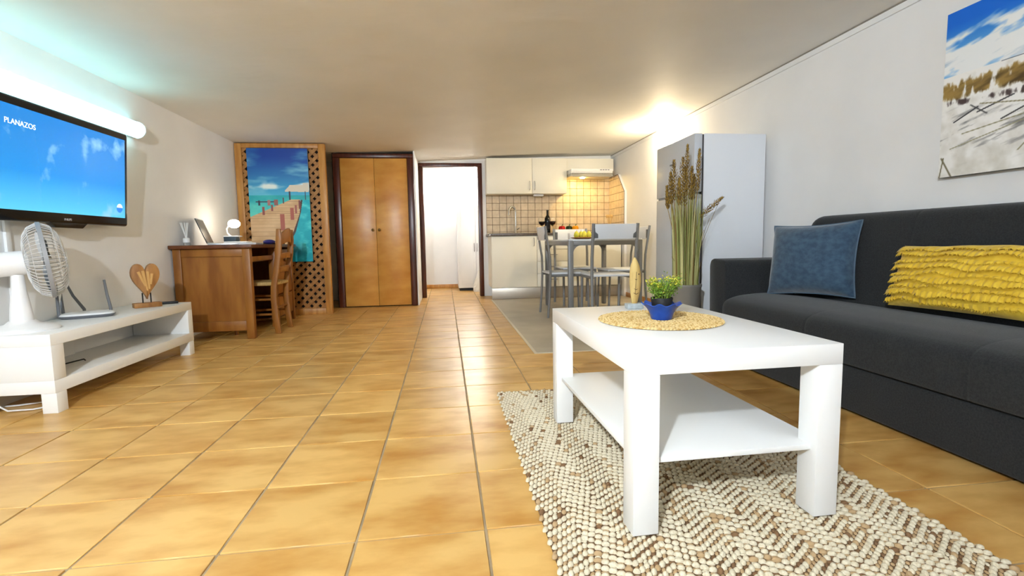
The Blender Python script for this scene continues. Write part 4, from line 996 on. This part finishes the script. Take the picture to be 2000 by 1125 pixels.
# ------------------------------------------------------------------ sofa
sf = thing('sofa', 'charcoal fabric three-seat sofa with rounded arm along the right wall', 'sofa', (2.02, 1.92, 0))
SY0, SY1 = .86, 2.815
def rounded(poly, r, n=5):
    out = []; m = len(poly)
    for i in range(m):
        p0, p1, p2 = Vector(poly[i-1]), Vector(poly[i]), Vector(poly[(i+1) % m]); rr = r[i] if hasattr(r, '__len__') else r
        a = (p0-p1); b = (p2-p1); rr = min(rr, a.length*.48, b.length*.48); s = p1+a.normalized()*rr; e_ = p1+b.normalized()*rr
        for t in np.linspace(0, 1, n+1): out.append(tuple((s*(1-t)+p1*t)*(1-t)+(p1*(1-t)+e_*t)*t))
    return out
def loft_y(prof, ys, shrink, name, parent, m=fabric, cen=None):
    cx_ = sum(p[0] for p in prof)/len(prof); cz_ = sum(p[1] for p in prof)/len(prof); rings = []
    for y_, s in zip(ys, shrink): rings.append([(cx_+(p[0]-cx_)*s if True else 0, y_, cz_+(p[1]-cz_)*s) for p in prof])
    return MB().loft(rings).build(name, m, parent, smooth=True, angle=60)
def seam_ys(y0, y1, seams, n=40, endr=.03, dip=.008):
    ys = sorted(list(np.linspace(y0, y1, n))+[s+d for s in seams for d in (-.012, -.006, 0, .006, .012)]+[y0+endr*t for t in (.1, .25, .5, .8)]+[y1-endr*t for t in (.1, .25, .5, .8)])
    sh = []
    for y_ in ys:
        s = 1.0
        for q_ in seams: s -= dip*math.exp(-((y_-q_)/.006)**2)
        d = min(y_-y0, y1-y_)
        if d < endr: s -= .10*(1-math.sqrt(max(0, 1-(1-d/endr)**2)))
        sh.append(s)
    return ys, sh
seams = [1.36, 2.10]
MB().box(1.695, 2.37, SY0, SY1+.165, .012, .205).build('base', fabric, sf, bevel=.012, seg=3)
seat = rounded([(1.675, .212), (2.20, .212), (2.20, .40), (1.95, .425), (1.76, .408), (1.670, .375)], [.02, .02, .03, .1, .06, .05])
ys, sh = seam_ys(SY0, SY1, seams); loft_y(seat, ys, sh, 'seat_cushion', sf)
back = rounded([(2.12, .30), (2.37, .30), (2.385, .885), (2.25, .885)], [.02, .02, .05, .06], 6)
ys, sh = seam_ys(SY0+.02, SY1-.02, [1.36, 2.10], endr=.06); loft_y(back, ys, sh, 'backrest', sf)
for ya_, yb_, out in ((2.80, 2.985, 1), (.69, .875, -1)):
    yo = yb_ if out > 0 else ya_; yi = ya_ if out > 0 else yb_
    pr = rounded([(yi, .03), (yi, .625), (yo, .635), (yo-out*.015, .03)], [.01, .055, .055, .01], 6)
    rings = []
    for x_, s, dz in ((1.690, .965, 0), (1.693, .99, 0), (1.70, 1.0, 0), (1.9, 1.0, .0), (2.1, 1.0, .0), (2.37, 1.0, 0)):
        cy_, cz_ = (yi+yo)/2, .33; rings.append([(x_, cy_+(p[0]-cy_)*s, cz_+(p[1]-cz_)*s+dz) for p in pr])
    MB().loft(rings).build('arm', fabric, sf, smooth=True, angle=60)
for x_ in (1.74, 2.33):
    for y_ in (.75, 2.93): MB().lathe([(.02, 0), (.022, .03)], (x_, y_, 0), 12).build('foot', black_mt, sf, smooth=True)

# cushions
def frame(c, right, up):
    r_ = Vector(right).normalized(); u_ = Vector(up); u_ = (u_-r_*u_.dot(r_)).normalized(); n_ = r_.cross(u_)
    m = Matrix((r_, u_, n_)).transposed().to_4x4(); m.translation = Vector(c); return m
def pillow_pts(wd_, ht, th, n=28, seed=1, side=1, pinch=.06):
    P = []; rs_ = np.random.RandomState(seed); ph = rs_.rand(4)*6
    for j in range(n+1):
        for i in range(n+1):
            u, v = 2*i/n-1, 2*j/n-1
            x = u*wd_/2*(1-pinch*(1-abs(u)**1.5*1)*0-pinch*(1-v*v)*abs(u)**2*.6); y = v*ht/2*(1-pinch*(1-u*u)*abs(v)**2*.6)
            e_ = max(0, (1-abs(u)**2.6))*max(0, (1-abs(v)**2.6))
            z = th*e_**.48*(1+.04*math.sin(3*u+ph[0])*math.sin(2.5*v+ph[1]))
            z += .006*e_**.5*math.sin(7*(u*.7-v)+ph[2])*max(0, u)*max(0, -v+.6)
            P.append((x, y, side*z))
    return P
def pillow_mesh(wd_, ht, tf, tb, n=28, seed=1, pinch=.06):
    mb = MB(); f = [(j*(n+1)+i, j*(n+1)+i+1, (j+1)*(n+1)+i+1, (j+1)*(n+1)+i) for j in range(n) for i in range(n)]
    mb.add(pillow_pts(wd_, ht, tf, n, seed, 1, pinch), f); mb.add(pillow_pts(wd_, ht, tb, n, seed, -1, pinch), [tuple(reversed(q_)) for q_ in f]); return mb
bl, br_, tl_, tr_ = Vector((1.945, 2.755, .435)), Vector((2.12, 2.315, .44)), Vector((2.0, 2.775, .812)), Vector((2.19, 2.36, .838))
cen = (bl+br_+tl_+tr_)/4
bm_ = frame(cen, (br_-bl)+(tr_-tl_), (tl_-bl)+(tr_-br_))
bc = thing('cushion', 'square blue velvet cushion with piped edge leaning in the sofa corner', 'cushion', tuple(bm_.translation), rot=bm_.to_3x3().to_4x4())
pillow_mesh(.48, .415, .105, .07, 30, 4, .13).build('cover', blue_vel, bc, smooth=True, local=True, angle=180)
rim = []
pp_ = pillow_pts(.48, .415, 0, 28, 4, 1, .13)
n = 28; idx = [i for i in range(n+1)]+[j*(n+1)+n for j in range(1, n+1)]+[n*(n+1)+i for i in range(n-1, -1, -1)]+[j*(n+1) for j in range(n-1, -1, -1)]
MB().tube([pp_[i] for i in idx], .0048, 6, cap=False).build('piping', mat('piping_blue', (86, 106, 124), .8), bc, smooth=True, local=True)
# yellow fringed cushion
ybl, ytl = Vector((2.055, 2.055, .455)), Vector((2.125, 2.03, .70)); wy = .60
rgt = Vector((.02, -1, .01)).normalized(); cen = (ybl+ytl)/2+rgt*wy/2+Vector((0, 0, -.005))
ymx = frame(cen, rgt, ytl-ybl)
yc = thing('cushion', 'oblong yellow cushion with rows of frayed ruffles on the sofa', 'cushion', tuple(ymx.translation), rot=ymx.to_3x3().to_4x4())
pillow_mesh(wy, .285, .075, .045, 30, 8).build('cover', yellow_f, yc, smooth=True, local=True, angle=180)
rs = np.random.RandomState(21)
def ysurf(u, v):
    e_ = max(0, (1-abs(u)**2.6))*max(0, (1-abs(v)**2.6)); return .075*e_**.48
for k, v0 in enumerate((.94, .76, .48, .34, .08, -.08, -.32, -.48, -.74)):
    mb = MB(); n = 240; top = []; mid = []; bot = []
    ph = rs.rand(3)*6; big = k % 2 == 1 or k == 0
    for i in range(n+1):
        u = -1.0+2.0*i/n; wob = .025*math.sin(u*4+ph[0])+.012*math.sin(u*13+ph[1]); v = v0+wob
        z = ysurf(min(.985, max(-.985, u)), v); len_ = (.022 if big else .013)+.005*math.sin(u*9+ph[2])+.006*rs.rand()
        fl = (.013 if big else .006)+.0045*math.sin(u*80+ph[1]+3*math.sin(u*8))+.003*rs.rand()
        x = u*wy/2*(1+.008*rs.randn()*(abs(u) > .95))
        y = v*.1425
        v2 = max(-.985, (y-len_)/.1425); z2 = ysurf(min(.985, max(-.985, u)), v2)
        top.append((x, y, z+.001)); mid.append((x+.001*rs.randn(), y-len_*.45, (z+z2)/2+fl*.7+.001)); bot.append((x+.0015*rs.randn(), y-len_, z2+fl+.001))
    mb.loft([top, mid, bot], cap=False, closed=False)
    # frayed threads along the hem
    for i in range(0, n, 1):
        b_ = Vector(bot[i]); d = Vector((rs.normal(0, .003), -.006-.006*rs.rand(), rs.normal(.001, .003)))
        s_ = len(mb.v); mb.add([b_+Vector((-.0012, 0, 0)), b_+Vector((.0012, 0, 0)), b_+d], [(0, 1, 2)])
    mb.build('ruffle', yellow_f, yc, smooth=True, local=True, angle=180)
# tiny leaf scrap on the floor
tag(MB().prism([(-.83, 1.17), (-.815, 1.176), (-.80, 1.172), (-.805, 1.164), (-.82, 1.162)], 'z', .0003, .0025).build('bark_scrap', mat('bark', (90, 60, 36), .8)), 'tiny dark scrap lying on the floor tiles near the camera', 'debris')
